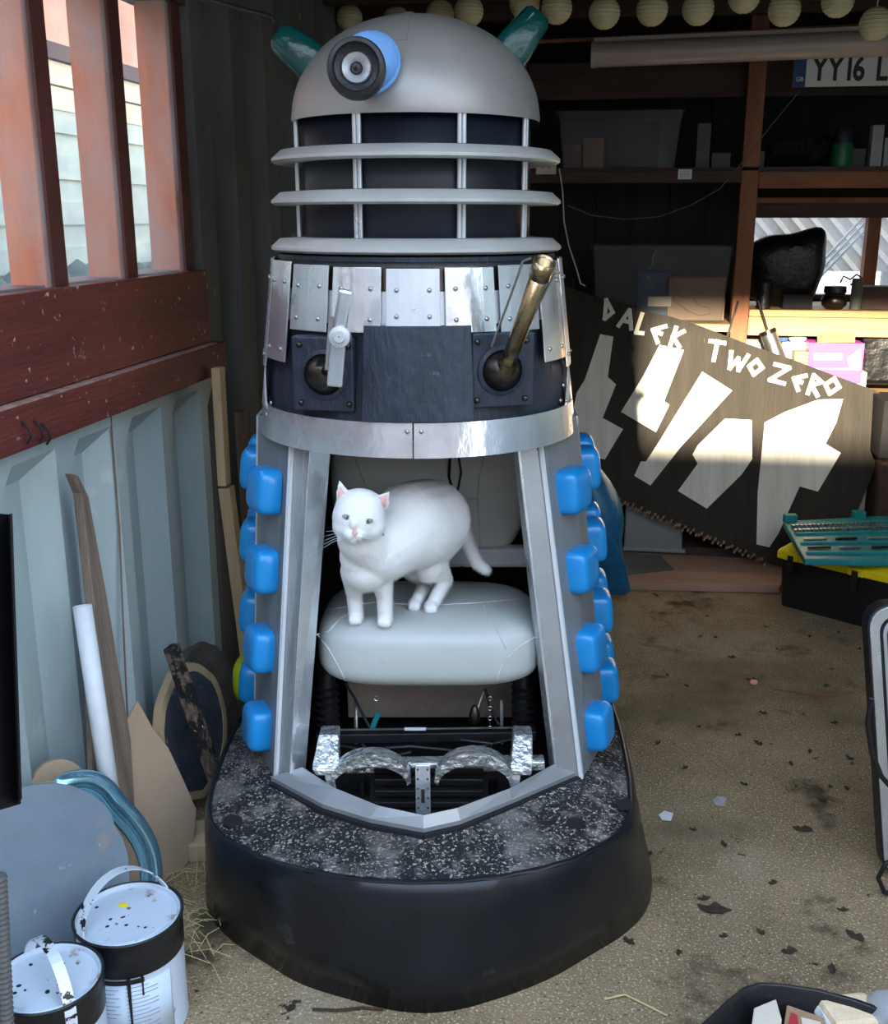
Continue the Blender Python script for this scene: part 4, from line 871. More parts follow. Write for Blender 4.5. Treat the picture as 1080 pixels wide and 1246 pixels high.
GL = {'D': [((.15, 0), (.15, 1)), ((.15, 0), (.85, .62)), ((.85, .62), (.15, 1))], 'A': [((.5, 0), (0, 1)), ((.5, 0), (.95, 1)), ((.2, .65), (.8, .65))], 'L': [((.35, 0), (.2, 1)), ((.2, 1), (.85, .95))],
      'E': [((.85, 0), (.1, .45)), ((.1, .45), (.75, 1)), ((.15, .48), (.75, .48))], 'K': [((.3, 0), (.2, 1)), ((.9, .1), (.25, .55)), ((.25, .55), (.85, 1))], 'T': [((0, .05), (1, .05)), ((.5, 0), (.42, 1))],
      'W': [((.05, 0), (.15, 1)), ((.15, 1), (.5, .3)), ((.5, .3), (.65, 1)), ((.65, 1), (1, 0))], 'O': [((.5, 0), (.0, .5)), ((0, .5), (.45, 1)), ((.45, 1), (1, .45)), ((1, .45), (.5, 0))],
      'Z': [((.05, .05), (.95, .0)), ((.95, 0), (.05, 1)), ((.05, 1), (.95, .95))], 'R': [((.25, 0), (.15, 1)), ((.25, 0), (.9, .25)), ((.9, .25), (.25, .55)), ((.3, .55), (.85, 1))]}
for ch, cx_, cy_, w, h, rot in (('D', 741, 377, 13, 23, 5), ('A', 763, 388, 17, 22, 14), ('L', 780, 394, 13, 24, 14), ('E', 800, 405, 17, 22, 22), ('K', 823, 410, 17, 22, 14), ('T', 871, 427, 18, 24, 8), ('W', 897, 440, 22, 20, 12), ('O', 919, 447, 16, 18, 10), ('Z', 948, 455, 20, 21, 18), ('E', 971, 464, 16, 20, 24), ('R', 991, 469, 17, 23, 14), ('O', 1012, 470, 17, 19, 14)):
    b = MB(); ca, sa = math.cos(R(rot)), math.sin(R(rot))
    def G(u, v): x, y = (u - .5) * w, (v - .5) * h; return SP(cx_ + x * ca - y * sa, cy_ + x * sa + y * ca, .0016)
    for i, (a_, c_) in enumerate(GL[ch]):
        p, q = G(*a_), G(*c_); d = (q - p).normalized() * .006; b.bar(p - d, q + d, .0155, .002 + .0003 * i, up=sn)
    obj('painted_letter', b, card_white, sign)
# clear bins on the rack with their contents
def bin_(x0, x1, y0, y1, Y, dep, label, m, lid=True):
    a, c = WY(x0, y0, Y), WY(x1, y1, Y); zb, zt = c.z, a.z; t = root('storage_bin', label, 'bin', ((a.x + c.x) / 2, Y + dep / 2, zb)); i_ = .02
    lo = [(a.x + i_, Y + .01), (c.x - i_, Y + .01), (c.x - i_, Y + dep - .01), (a.x + i_, Y + dep - .01)]; hi = [(a.x, Y), (c.x, Y), (c.x, Y + dep), (a.x, Y + dep)]
    b = MB(); b.loft([[Vector((x, y, zb)) for x, y in lo], [Vector((x, y, zt)) for x, y in hi]], caps=False); b.bm.faces.new([v for v in b.bm.verts][:4]) 
    obj('tub', b, m, t, solid=.003)
    if lid: obj('rim', MB().bb((a.x - .012, Y - .012, zt - .012), (c.x + .012, Y + dep, zt + .004)), m, t, bevel=.003)
    return t, a, c
bin_(680, 826, 136, 205, 4.27, .34, 'clear plastic storage bin on the dark upper shelf left of the post', clear_bin)
bin_(722, 884, 300, 392, 4.27, .34, 'clear plastic storage bin on the pale lower shelf behind the sign', clear_bin)
def ybox(name, x0, x1, y0, y1, Y, dep, m, label, cat, bevel=.002, z0=None, **k):
    a, c = WY(x0, y0, Y), WY(x1, y1, Y); return obj(name, MB().bb((a.x, Y, z0 if z0 is not None else c.z), (c.x, Y + dep, a.z)), m, label=label, cat=cat, bevel=bevel, **k)
ybox('wooden_box', 710, 733, 168, 204, 4.31, .10, card_brown, 'small brown box inside the clear bin on the upper shelf', 'box')
ybox('wooden_box', 686, 706, 176, 204, 4.33, .10, grey_wood, 'grey-brown block at the left inside the upper clear bin', 'box')
ybox('wooden_box', 742, 800, 150, 203, 4.40, .12, dark_beam, 'dark framed panel at the back of the upper clear bin', 'box')
cb = root('cardboard_box', 'brown cardboard box with a looping outline drawing inside the lower clear bin', 'box', WY(847, 390, 4.32)); a, c = WY(814, 338, 4.32), WY(880, 390, 4.32)
obj('carton', MB().bb((a.x, 4.32, c.z), (c.x, 4.45, a.z)), card_brown, cb, bevel=.002)
obj('printed_drawing', MB().tube([WY(x, y, 4.3185) for x, y in ((822, 358), (832, 362), (842, 362), (850, 372), (862, 374), (864, 382), (850, 384), (836, 378), (826, 370), (818, 366), (822, 358))], .0012, 6), ink, cb)
ybox('carton', 788, 816, 361, 373, 4.31, .06, card_blank, 'small pale carton beside the brown cardboard box in the lower bin', 'box')
ybox('carton', 776, 812, 330, 388, 4.42, .08, plate_blue, 'dark blue box behind the small pale carton in the lower bin', 'box')
b = MB(); b.tube([WY(x, y, 4.36) for x, y in ((798, 303), (794, 312), (793, 325), (790, 326))], .004, 8); b.tube([WY(x, y, 4.35) for x, y in ((786, 334), (790, 342), (796, 350))], .003, 8)
obj('bent_fitting', b, steel, label='bent silver fitting inside the lower clear bin', cat='fitting', smooth=True)
ybox('metal_strip', 849, 862, 150, 204, 4.28, .01, dark_steel, 'upright pale metal strip on the upper shelf beside the clear bin', 'strip', .001)
ybox('carton', 866, 888, 186, 204, 4.32, .10, dark_steel, 'low grey box on the upper shelf against the left of the brown post', 'box')
ybox('carton', 917, 929, 184, 204, 4.30, .08, dark_steel, 'small grey box on the upper shelf just right of the brown post', 'box')
# sockets, cables
sk = root('wall_socket', 'white double socket on the dark wall just right of the machine neck', 'socket', WY(664, 200, 4.23)); a, c = WY(652, 196, 4.225), WY(676, 212, 4.225)
obj('face_plate', MB().bb((a.x, 4.225, c.z), (c.x, 4.245, a.z)), card_blank, sk, bevel=.002)
for dx in (-4, 4): p = WY(664 + dx, 204, 4.224); obj('pin_hole', MB().box(p, (.004, .003, .008)), black, sk)
obj('power_cable', MB().tube([WY(x, y, 4.2) for x, y in ((680, 205), (684, 230), (686, 270), (692, 300), (702, 330), (706, 345), (712, 348))], .0028, 8), card_blank, label='thin pale cable hanging below the white socket', cat='cable', smooth=True)
obj('hanging_cable', MB().tube([WY(x, y, 4.15) for x, y in ((690, 250), (720, 262), (760, 267), (800, 264), (840, 250), (875, 230), (905, 195), (940, 150), (975, 108))], .002, 8), dark_steel, label='thin dark cable sagging across the rack to the number plate', cat='cable', smooth=True)
lb = root('paper_label', 'small white printed label on the dark upper shelf rail', 'label', WY(833, 216, 4.228)); a, c = WY(825, 206, 4.2285), WY(841, 218, 4.2285)
obj('sheet', MB().bb((a.x, 4.2285, c.z), (c.x, 4.2295, a.z)), white, lb)
for k_ in range(3): obj('printed_mark', MB().tube([WY(827 + j * 2.4, 208.5 + k_ * 3.3 + (1 if j % 2 else -1), 4.2282) for j in range(6)], .0008, 5), ink, lb)
# strip light, number plate, lanterns
tl = root('strip_light', 'long brownish plastic strip light hanging under the ceiling', 'light', WY(900, 78, 4.1)); pa, pb = WY(722, 67, 4.1), WY(1080, 52, 4.1); pb = pa + (pb - pa) * 1.3
obj('diffuser', MB().tube([pa, pb], .047, 28, sq=.9), tube_m, tl, smooth=True); obj('end_cap', MB().tube([pa - Vector((.008, 0, 0)), pa + Vector((.012, 0, 0))], .049, 28, sq=.9), tube_m, tl, smooth=True)
obj('batten', MB().bar(pa + Vector((0, .02, .04)), pb + Vector((0, .02, .04)), .05, .03), tube_m, tl)
npl = root('number_plate', 'white number plate reading YY16 with a blue strip, hanging below the strip light', 'number plate', WY(1030, 105, 4.13)); a, c = WY(966, 71, 4.13), WY(1140, 103, 4.13)
obj('plate', MB().bb((a.x, 4.13, c.z), (c.x, 4.134, a.z)), plate_m, npl, bevel=.001)
c3 = WY(979, 103, 4.13); obj('blue_strip', MB().bb((a.x, 4.1285, c.z), (c3.x, 4.131, a.z)), plate_blue, npl)
def word(txt, size, loc, m, par, name, bold=0, sx=1.0):
    t = text_mb(txt, size, .0006, bold); t.bm.transform(Matrix.Translation(loc) @ Matrix.Rotation(R(90), 4, 'X') @ Matrix.Diagonal((sx, 1, 1, 1))); return obj(name, t, m, par)
word('GB', .020, WY(967.5, 99, 4.128), plate_m, npl, 'country_code', .0003)
for ch, x in (('Y', 989), ('Y', 1008), ('1', 1026.5), ('6', 1038), ('L', 1066)): word(ch, .108, WY(x - 2, 97.5, 4.1285), black, npl, 'plate_character', .0026, .76)
ln0 = None
lan = [(348, 20, 3.55), (425, 22, 3.9), (482, 24, 3.9), (535, 18, 3.6), (570, 14, 3.45), (638, 4, 3.4), (677, 10, 3.35), (735, 16, 3.35), (793, 12, 3.35), (849, 11, 3.35), (905, -4, 3.35), (954, 12, 3.35), (1019, 1, 3.35), (1065, 29, 3.35)]
def lantern_mb(p):
    b = MB(); prof = []
    for i in range(49):
        t = -math.pi / 2 * .93 + math.pi * .93 * i / 48; r_ = .044 * math.cos(t) + (.0014 if i % 4 == 2 else 0); prof.append((max(r_, .006), .044 * math.sin(t)))
    return b.lathe(prof, p, 28)
plc = ['leftmost, just left of the machine dome', 'dim, behind the left of the dome', 'dim, behind the middle of the dome', 'just above the top of the dome', 'second right of the dome top', 'beside the right green lamp', 'above and right of the green lamp', 'above the left end of the strip light', 'above the strip light, third past the green lamp', 'above the strip light, fourth past the green lamp', 'half cut by the top edge above the brown post', 'above the strip light, left of the number plate', 'cut by the top edge above the number plate', 'lowest one at the right edge']
for (x, y, Y), wh in zip(lan, plc):
    p = WY(x, y, Y); t = root('paper_lantern', 'small cream ribbed paper lantern, ' + wh, 'lantern', p - Vector((0, 0, .044)), 0, 'paper lanterns on the ceiling string')
    if ln0 is None: ln0 = obj('globe', lantern_mb(p), lantern_m, t, smooth=True); lc0 = obj('cord', MB().tube([p + Vector((0, 0, .04)), p + Vector((0, 0, .09))], .002, 6), card_blank, t)
    else:
        for s_ in (ln0, lc0): o = s_.copy(); COL.objects.link(o); o.parent = t
# things on the upper right shelf
def bottle(name, prof, x, y, Y, m, label, cat='bottle', z=None, sq=1):
    p = WY(x, y, Y); 
    if z is not None: p.z = z
    return obj(name, MB().lathe(prof, p, 24), m, label=label, cat=cat, smooth=True)
p = WY(1023, 199, 4.32); bt = root('spray_bottle', 'green bottle with a dark shoulder on the upper right shelf', 'bottle', (p.x, 4.32, 1.48))
obj('body', MB().lathe([(.001, 0), (.036, 0), (.038, .01), (.038, .07), (.034, .085)], (p.x, 4.32, 1.48), 24), bottle_green, bt, smooth=True); obj('shoulder', MB().lathe([(.035, .083), (.034, .12), (.024, .14), (.001, .146)], (p.x, 4.32, 1.48), 24), navy, bt, smooth=True)
for i, (x0, x1, h) in enumerate(((1058, 1072, .145), (1074, 1090, .10))):
    a = WY(x0, 195, 4.30); c = WY(x1, 195, 4.30); r_ = root('clear_jar', ['tall clear plastic case on the upper right shelf beside the green bottle', 'short clear case at the right edge of the upper shelf'][i], 'jar', ((a.x + c.x) / 2, 4.32, 1.48))
    obj('case', MB().bb((a.x, 4.30, 1.48), (c.x, 4.35, 1.48 + h)), clear_bin2, r_, bevel=.002)
    for j in range(3): obj('rod', MB().bb((a.x + .006 + j * .014, 4.31, 1.482), (a.x + .012 + j * .014, 4.32, 1.47 + h * .7)), steel, r_)
ybox('socket_case', 1029, 1052, 181, 199, 4.34, .08, dark_steel, 'small grey case between the green bottle and the clear case', 'case', z0=1.48)
b = MB(); rr = random.Random(5)
for i in range(9): b.ball(WY(945 + i * 7.5, 188 - rr.uniform(0, 12), 4.42), (.03, .03, .035), 10, 7, e=.8)
obj('rag_heap', b, black_soft, label='dark heap of rags and cable on the upper right shelf', cat='rags', smooth=True)
# on the worktop
b = MB(); rr = random.Random(11); c0 = WY(957, 322, 4.40)
bagp = [(900, 300), (918, 292), (933, 283), (960, 285), (985, 276), (1003, 272), (1008, 285), (1005, 300), (1006, 322), (1000, 340), (994, 352), (990, 372), (950, 376), (900, 376)]
P0 = [WY(x, y, 4.40) for x, y in bagp]; cen_ = sum(P0, Vector()) / len(P0)
b.loft([[cen_.lerp(v, .55) + Vector((0, -.10, 0)) for v in P0], [cen_.lerp(v, .86) + Vector((0, -.07, 0)) for v in P0], [v for v in P0], [cen_.lerp(v, .9) + Vector((0, .10, 0)) for v in P0], [cen_.lerp(v, .5) + Vector((0, .13, 0)) for v in P0]])
obj('rubbish_bag', b, bag_m, label='bulging black plastic bag on the worktop against the back window', cat='bag', smooth=True, sub=1)
WT = .966
def can_(name, x, Y, r_, h, m, label, cat): p = WY(x, 372, Y); return obj(name, MB().lathe([(.001, 0), (r_, 0), (r_, h * .92), (r_ * .93, h), (.001, h)], (p.x, Y, WT), 24), m, label=label, cat=cat, smooth=True, bevel=.001)
can_('canister', 1040, 4.28, .020, .115, dark_steel, 'dark cylindrical canister on the worktop beside the black bag', 'canister')
can_('canister', 928, 4.27, .026, .10, black, 'black round tub on the worktop beside the brown post', 'tub')
p = WY(1014, 372, 4.30); jr = root('lantern_jar', 'squat dark metal pot with a rim on the worktop below the back window', 'pot', (p.x, 4.30, WT)); obj('bowl', MB().lathe([(.001, 0), (.03, 0), (.045, .015), (.048, .035), (.038, .052), (.040, .056), (.001, .058)], (p.x, 4.30, WT), 28), dark_metal, jr, smooth=True); obj('cap', MB().lathe([(.036, .057), (.042, .062), (.04, .085), (.001, .088)], (p.x, 4.30, WT), 28), black, jr, smooth=True)
ybox('wire_basket', 953, 988, 358, 373, 4.27, .10, black_soft, 'small dark basket on the worktop in front of the black bag', 'basket', z0=WT)
ybox('tool_case', 1050, 1100, 349, 373, 4.29, .12, dark_beam, 'dark reddish box at the right end of the worktop', 'box', z0=WT)
b = MB(); b.tube([WY(x, y, 4.33) for x, y in ((1022, 344), (1026, 336), (1034, 340), (1042, 334), (1048, 338), (1044, 346), (1034, 346))], .004, 8); obj('cable_coil', b, black, label='coiled black cable on top of the dark canister', cat='cable', smooth=True)
# under the worktop, in the sun
b = MB(); pa, pb = WY(934, 404, 4.21), WY(950, 448, 4.19); gun = root('sealant_gun', 'silver sealant gun with a thin rod leaning in front of the worktop', 'tool', pb)
obj('barrel', MB().tube([pa, pb], .030, 24), steel, gun, smooth=True); obj('rod', MB().tube([pa, WY(922, 366, 4.215)], .005, 10), dark_metal, gun, smooth=True); obj('front_cap', MB().tube([pa - (pb - pa) * .05, pa + (pb - pa) * .06], .032, 24), dark_metal, gun, smooth=True)
obj('garden_cane', MB().bar(WY(884, 412, 4.20), WY(898, 366, 4.24), .006, .006), steel, label='thin pale rod leaning against the left of the brown post', cat='rod')
pk = root('pink_box', 'bright pink cardboard packet with an open brown flap under the worktop', 'box', WY(1015, 465, 4.20)); a, c = WY(985, 417, 4.20), WY(1047, 466, 4.20)
obj('carton', MB().bb((a.x, 4.20, c.z), (c.x, 4.32, a.z)), pink, pk, bevel=.001)
obj('open_flap', MB().prism([WY(994, 417, 4.205), WY(1040, 417, 4.205), WY(1040, 406, 4.235), WY(1015, 404, 4.235), WY(994, 407, 4.235)], (0, .002, 0)), card_brown, pk)
obj('printed_panel', MB().prism([WY(x, y, 4.1985) for x, y in ((990, 430), (1025, 430), (1025, 438), (990, 438))], (0, .001, 0)), label_m, pk)
obj('printed_panel', MB().prism([WY(x, y, 4.1985) for x, y in ((1030, 436), (1047, 424), (1047, 448), (1034, 448))], (0, .001, 0)), white, pk)
obj('printed_panel', MB().prism([WY(x, y, 4.1985) for x, y in ((985, 447.5), (1047, 448), (1047, 450), (985, 449.5))], (0, .001, 0)), label_m, pk)
ybox('paper_stack', 952, 986, 416, 440, 4.30, .12, paper, 'stack of pale papers under the worktop left of the pink packet', 'papers', z0=.83 - .1)
ybox('paper_stack', 905, 952, 412, 450, 4.36, .12, paper, 'crumpled white paper bundle behind the silver sealant gun', 'papers', z0=.66)
ybox('paper_stack', 1000, 1052, 452, 480, 4.22, .12, paper, 'white paper sheets below the pink packet', 'papers')
ybox('blue_packet', 948, 958, 405, 416, 4.29, .04, plate_blue, 'small blue and white packet lying on the pale papers', 'packet')
b = MB(); b.ball(WY(970, 411, 4.30), (.035, .03, .02), 20, 8); obj('cloth_cap', b, paper, label='round white patterned cap on top of the papers', cat='cap', smooth=True)
wb = root('wicker_basket', 'small golden wicker basket partly hidden behind the sign', 'basket', WY(976, 452, 4.21)); a, c = WY(967, 428, 4.21), WY(985, 452, 4.21)
obj('liner', MB().bb((a.x, 4.215, c.z), (c.x, 4.28, a.z)), pine, wb)
for j in range(5):
    z = c.z + (a.z - c.z) * (j + .5) / 5; obj('weave', MB().tube([(a.x, 4.213, z), ((a.x + c.x) / 2, 4.208, z + .003), (c.x, 4.213, z)], .005, 6), straw_m, wb)
ybox('dark_holdall', 1050, 1120, 405, 470, 4.28, .2, bag_m, 'dark holdall in the shade at the right end under the worktop', 'bag', .02)
ybox('flat_box', 1076, 1120, 488, 560, 3.95, .22, black_soft, 'matt black box at the right edge beside the sign', 'box', .004, z0=None)
ybox('brown_bag', 1072, 1130, 560, 650, 3.98, .2, dark_beam, 'dark brown bag below the black box at the right edge', 'bag', .02, z0=0)
obj('white_panel', MB().bb((WY(1030, 560, 4.12).x, 4.12, .0), (WY(1058, 560, 4.12).x, 4.14, WY(1058, 520, 4.12).z)), card_blank, label='narrow cream panel standing behind the lower right corner of the sign', cat='board', bevel=.002)
# behind and below the sign
b = root('storage_bin', 'pale translucent storage bin on the floor under the sign', 'bin', WZ(795, 675, .03)); a, c = WY(762, 600, 4.07), WY(829, 673, 4.07)
obj('tub', MB().bb((a.x, 4.08, c.z), (c.x, 4.24, a.z)), clear_bin2, b, bevel=.006); obj('rim', MB().bb((a.x - .005, 4.07, c.z - .002), (c.x + .015, 4.245, c.z + .012)), clear_bin2, b, bevel=.004)
pl = MB(); q0, q1, q2, q3 = WZ(690, 716, .0), WZ(948, 722, .0), WZ(960, 690, 0), WZ(700, 676, 0); pl.prism([q0, q1, q2, q3], (0, 0, .028)); obj('floor_plank', pl, mat('reddish_plank', (.48, .28, .20), (.32, .19, .14), 4, .75, 0, .3, 40, (.4, 3, 1)), label='wide reddish brown plank lying on the floor under the sign', cat='wood', bevel=.003)
b = MB(); tpts = [(690, 560), (722, 552), (742, 580), (760, 610), (762, 645), (755, 668), (770, 685), (778, 700), (700, 704), (690, 650)]
P0 = [WY(x, y, 3.55) for x, y in tpts]; cen_ = sum(P0, Vector()) / len(P0); rr = random.Random(4)
b.loft([[cen_.lerp(v, .35) + Vector((0, -.10, rr.uniform(-.01, .01))) for v in P0], [cen_.lerp(v, .72) + Vector((rr.uniform(-.015, .015), -.07 + rr.uniform(-.02, .02), rr.uniform(-.015, .015))) for v in P0], [v for v in P0], [cen_.lerp(v, .8) + Vector((0, .08, 0)) for v in P0]])
for v in b.bm.verts: v.co.z = max(v.co.z, .006) if v.co.z > .16 else .004
obj('tarpaulin', b, tarp, label='crumpled deep blue tarpaulin bundled beside the machine on the right', cat='tarp', smooth=True, sub=1)
b = MB(); b.prism([WZ(740, 700, .03), WZ(828, 703, .012), WZ(803, 676, .055), WZ(745, 674, .07)], (0, 0, .003)); b.prism([WZ(700, 694, .06), WZ(745, 700, .04), WZ(748, 672, .09), WZ(700, 668, .11)], (0, 0, .003))
obj('felt_sheet', b, dark_steel, label='bent dark grey roofing sheet on the floor between blue tarp and plank', cat='sheet')
for i, (x, y, r_) in enumerate(((906, 676, .012), (920, 690, .02), (930, 686, .014))): obj('rubble_stone', MB().ball(WZ(x, y, r_ * .6), (r_ * 1.5, r_, r_ * .8), 10, 7, e=.8), card_brown, label='small brown stone by the lower tip of the sign, ' + ['the smallest, at the left', 'the largest, in the middle', 'the rightmost one'][i], cat='stone', group='stones at the tip of the sign', smooth=True)
# tool box with yellow lid, teal tool tray
A_ = WZ(945, 737, 0); B_ = WZ(1060, 768, 0); dx = (B_ - A_).normalized(); dy = Vector((-dx.y, dx.x, 0)); Lb = .66; Db = .28
tbx = root('tool_box', 'large black toolbox with a yellow lid and two catches on the concrete', 'toolbox', A_ + dx * Lb / 2 + dy * Db / 2)
def TB(x, y, z): return A_ + dx * x + dy * y + Vector((0, 0, z))
HB = .175
obj('tub', MB().loft([[TB(.01, .01, 0), TB(Lb - .01, .01, 0), TB(Lb - .01, Db - .01, 0), TB(.01, Db - .01, 0)], [TB(0, 0, HB), TB(Lb, 0, HB), TB(Lb, Db, HB), TB(0, Db, HB)]]), black, tbx, bevel=.006)
obj('lid', MB().loft([[TB(-.012, -.012, HB), TB(Lb, -.012, HB), TB(Lb, Db + .01, HB), TB(-.012, Db + .01, HB)], [TB(-.012, -.012, HB + .028), TB(Lb, -.012, HB + .028), TB(Lb, Db + .01, HB + .028), TB(-.012, Db + .01, HB + .028)], [TB(.02, .02, HB + .055), TB(Lb, .02, HB + .055), TB(Lb, Db - .02, HB + .055), TB(.02, Db - .02, HB + .055)]]), yellow_m, tbx, bevel=.006)
for x in (.045, .27): obj('lid_lug', MB().box(TB(x + .0, -.014, HB + .018), (.055, .02, .03), (0, 0, math.atan2(dx.y, dx.x))), yellow_m, tbx, bevel=.005); obj('catch', MB().box(TB(x, -.02, HB - .015), (.022, .012, .075), (0, 0, math.atan2(dx.y, dx.x))), dark_metal, tbx, bevel=.002)
tt = root('socket_tray', 'teal plastic tray of sockets and bits lying open on the yellow lid', 'tool tray', TB(.30, .12, HB + .057))
ZT = HB + .058
cor = [WZ(978, 688, ZT), WZ(1105, 690, ZT), WZ(1085, 634, ZT + .01), WZ(952, 641, ZT + .01)]
obj('tray', MB().prism(cor, (0, 0, .022)), teal, tt, bevel=.004)
def TR(u, v, h=.022): return cor[0].lerp(cor[1], u).lerp(cor[3].lerp(cor[2], u), v) + Vector((0, 0, h))
for u, v in ((.0, 1.0), (.62, 1.0)): obj('hinge_tab', MB().box(TR(u + .06, v, .03), (.045, .03, .03), (0, 0, YAW)), teal, tt, bevel=.003)
for i in range(4):
    pa_, pb_2 = TR(.04, .12 + i * .24, .025), TR(.98, .12 + i * .24, .025); obj('tray_ridge', MB().bar(pa_, pb_2, .010, .010), teal, tt, bevel=.002)
for i in range(46):
    u = .05 + (i % 23) * .038; v = .78 - (i // 23) * .12 + .0; p = TR(u, v, .021); obj('socket', MB().lathe([(.001, .012), (.004, .013), (.0062, .013), (.0062, 0)], p, 10), steel, tt, smooth=True)
for i in range(6): obj('ratchet_bar', MB().bar(TR(.08 + (i % 3) * .30, .24 + .2 * (i // 3), .027), TR(.30 + (i % 3) * .28, .25 + .2 * (i // 3), .027), .009, .008), steel if i % 2 else dark_metal, tt, bevel=.002)
# silver framed case at the right edge
V0 = 1.90
def CP(x, y): return PV(x, y, V0)
fr_ = root('framed_panel', 'black and silver rounded metal case standing at the right edge', 'case', WV(1075, 1085, V0))
def rrect(x0, x1, z0, z1, r_, n=6):
    pts = []
    for cx_, cz_, a0 in ((x0 + r_, z1 - r_, 90), (x0 + r_, z0 + r_, 180), (x1 - r_, z0 + r_, 270), (x1 - r_, z1 - r_, 0)):
        for i in range(n + 1): a = R(a0 + 90 * i / n); pts.append((cx_ + r_ * math.cos(a), cz_ + r_ * math.sin(a)))
    return pts
tl_ = CP(1053, 735); bl_ = CP(1072, 1088); zt, zb = tl_.z, max(.0, bl_.z); xl = tl_.x
skew = (bl_.x - tl_.x) / (zt - zb)
def fring(inset, y): return [C(x + skew * (zt - z), V0 + y, z) for x, z in rrect(xl + inset, xl + .42 - inset, zb + inset, zt - inset, .05 - inset * .6)]
def band(i0, i1, y0, y1, m, nm):
    b = MB(); b.loft([fring(i0, y0), fring(i1, y0), fring(i1, y1), fring(i0, y1)], wrap=True); obj(nm, b, m, fr_, cam_frame=True, bevel=.001)
band(0, .004, 0, .030, black, 'outer_edge'); band(.0035, .022, -.004, .030, alu_bright, 'silver_frame'); band(.021, .030, 0, .028, black, 'inner_gasket'); band(.029, .036, -.002, .028, alu, 'inner_frame')
b = MB(); r_ = fring(.034, .012); b.prism(r_, (0, .012, 0)); obj('panel', b, slate, fr_, cam_frame=True)
for pts in (((1060, 850), (1055, 880), (1060, 915), (1072, 945), (1090, 965)), ((1095, 1045), (1078, 1050), (1068, 1068), (1075, 1085), (1095, 1092))): obj('carry_strap', MB().tube([PV(x, y, 1.84) for x, y in pts], .005, 10), black, fr_, cam_frame=True, smooth=True)
# black tray with packets at the lower right corner
ZR = .13
rimp = [(835, 1262), (862, 1240), (885, 1218), (905, 1202), (925, 1196), (955, 1198), (995, 1204), (1040, 1216), (1085, 1232), (1130, 1290), (1120, 1390), (860, 1400), (820, 1330)]
RM = [WZ(x, y, ZR) for x, y in rimp]; cen_ = sum(RM, Vector()) / len(RM)
tr_ = root('black_tub', 'shallow black plastic tub of packets at the lower right corner', 'tub', Vector((cen_.x, cen_.y, 0)))
def sc_(k, z): return [Vector((cen_.x + (p.x - cen_.x) * k, cen_.y + (p.y - cen_.y) * k, z)) for p in RM]
b = MB(); b.loft([sc_(.80, .006), sc_(.97, ZR - .012), sc_(1.03, ZR - .012), sc_(1.03, ZR), sc_(.97, ZR + .001), sc_(.945, ZR - .006), sc_(.77, .012)]); obj('shell', b, black, tr_, smooth=True, bevel=.002)
def pk_(pts, z, th, name, m, label, cat):
    return obj(name, MB().prism([WZ(x, y, z) for x, y in pts], (0, 0, -th)), m, label=label, cat=cat, bevel=.002)
pk_([(912, 1262), (917, 1226), (944, 1215), (951, 1240), (945, 1275)], .115, .05, 'paper_packet', card_blank, 'folded cream paper packet in the black tub, leftmost', 'packet')
pb_x = root('carton', 'small tan carton with a red printed mark in the black tub', 'box', WZ(975, 1250, .06)); obj('box', MB().prism([WZ(x, y, .105) for x, y in ((950, 1270), (957, 1222), (1003, 1238), (1010, 1285))], (0, 0, -.05)), card_brown, pb_x, bevel=.002)
obj('printed_mark', MB().prism([WZ(x, y, .106) for x, y in ((958, 1250), (962, 1232), (970, 1236), (972, 1254))], (0, 0, .0008)), mat('red_print', (.5, .04, .05)), pb_x)
obj('printed_panel', MB().prism([WZ(x, y, .106) for x, y in ((974, 1238), (998, 1244), (1000, 1252), (976, 1248))], (0, 0, .0008)), card_blank, pb_x)
sw = root('wrapped_loaf', 'crinkled white plastic bag holding a tan sponge in the black tub', 'bag', WZ(1040, 1240, .06)); c0 = WZ(1035, 1242, .095)
obj('sponge', MB().box(c0, (.085, .07, .05), (0, 0, .3)), sponge_m, sw, bevel=.01)
obj('wrapper', MB().box(c0 + Vector((0, .005, -.008)), (.10, .085, .05), (0, 0, .3)), mat('wrap', (.78, .80, .82), (.66, .68, .70), 9, .25, 0, .8, 30), sw, bevel=.015)
obj('plastic_bottle', MB().ball(WZ(1083, 1240, .10), (.04, .04, .04), 20, 12, e=.8), clear_bin2, label='clear plastic bulge at the right edge of the black tub', cat='bottle', smooth=True)
# floor litter
lv0 = None; rr = random.Random(9)
obj('brick_chip', MB().ball(WZ(917, 830, .006), (.012, .008, .007), 8, 6, e=.7), brick_orange, label='small orange-brown chip of brick on the concrete floor', cat='chip')
lf = [(915, 828, 12), (928, 868, 9), (1005, 835, 8), (922, 905, 9), (977, 1010, 14), (868, 1107, 20), (1040, 1140, 12), (960, 1158, 10), (856, 1094, 8), (833, 935, 6), (1015, 880, 7), (1000, 975, 8), (790, 1040, 6), (890, 800, 8), (985, 775, 6), (1020, 770, 6), (812, 822, 5), (940, 1075, 7), (1025, 1108, 7), (905, 955, 6), (850, 885, 5), (962, 930, 6), (765, 1146, 9), (1012, 1180, 8), (870, 776, 5), (945, 790, 5), (800, 905, 7), (985, 915, 6), (843, 1010, 6), (880, 1140, 6), (935, 720, 4), (1030, 960, 7), (1010, 958, 6), (880, 1028, 7), (826, 1160, 6), (925, 1135, 6), (835, 835, 5), (898, 895, 6), (860, 750, 4), (1045, 790, 5)]
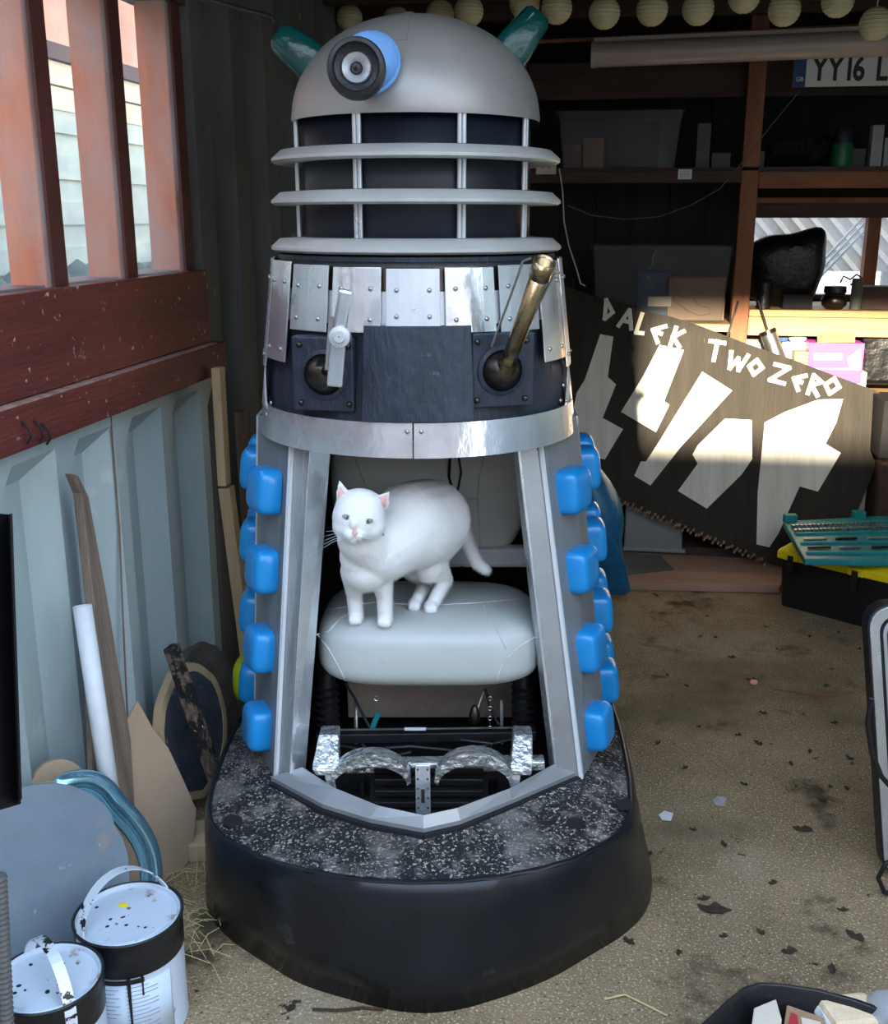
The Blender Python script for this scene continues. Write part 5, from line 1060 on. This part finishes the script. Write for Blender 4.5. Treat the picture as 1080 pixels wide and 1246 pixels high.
for i, (x, y, s_) in enumerate(lf):
    p = WZ(x, y, .0005); M = Matrix.Translation(p) @ Matrix.Rotation(rr.uniform(0, 6.28), 4, 'Z') @ Matrix.Diagonal((s_ / 10, s_ / 10, 1, 1))
    if lv0 is None:
        m = MB(); top_ = [Vector((.014 * math.cos(6.2832 * j / 11) * (1 + .35 * math.sin(j * 2.7)), .008 * math.sin(6.2832 * j / 11) * (1 + .3 * math.cos(j * 3.1)), .0012 + .0022 * (j % 3))) for j in range(11)]
        m.prism(top_, (0, 0, -.001)); me = bpy.data.meshes.new('dead_leaf'); m.bm.to_mesh(me); me.materials.append(leaf_m); lv0 = bpy.data.objects.new('dead_leaf', me); o = lv0
    else: o = lv0.copy()
    COL.objects.link(o); o.matrix_world = M; o['label'] = 'dark crumbled dead leaf scrap scattered on the concrete floor right of the machine'; o['category'] = 'leaf'; o['group'] = 'dead leaf scraps on the floor'
for i, (x, y) in enumerate(((875, 976), (810, 994))): obj('plastic_scrap', MB().prism([WZ(x - 9, y - 2, .002), WZ(x - 2, y - 7, .006), WZ(x + 9, y - 4, .002), WZ(x + 6, y + 5, .003), WZ(x - 5, y + 4, .004)], (0, 0, .0015)), [clear_bin2, white][i], label=['torn clear plastic scrap on the concrete floor', 'small whitish scrap on the floor right of the black skirt'][i], cat='scrap')
obj('twig', MB().tube([WZ(380, 1228, .004), WZ(410, 1229, .008), WZ(440, 1226, .004), WZ(466, 1228, .006)], .0025, 7), leaf_m, label='thin brown twig on the floor in front of the black skirt', cat='twig', smooth=True)
obj('twig', MB().tube([WZ(735, 1216, .003), WZ(760, 1210, .006), WZ(790, 1225, .003), WZ(812, 1236, .003)], .0018, 7), straw_m, label='pale dry stalk on the floor right of the skirt front', cat='twig', smooth=True)
obj('red_wire', MB().tube([WZ(x, y, .003) for x, y in ((940, 838), (965, 842), (990, 846), (1020, 847))], .0015, 6), mat('wire_red', (.25, .07, .05)), label='thin reddish wire on the concrete near the toolbox', cat='wire', smooth=True)
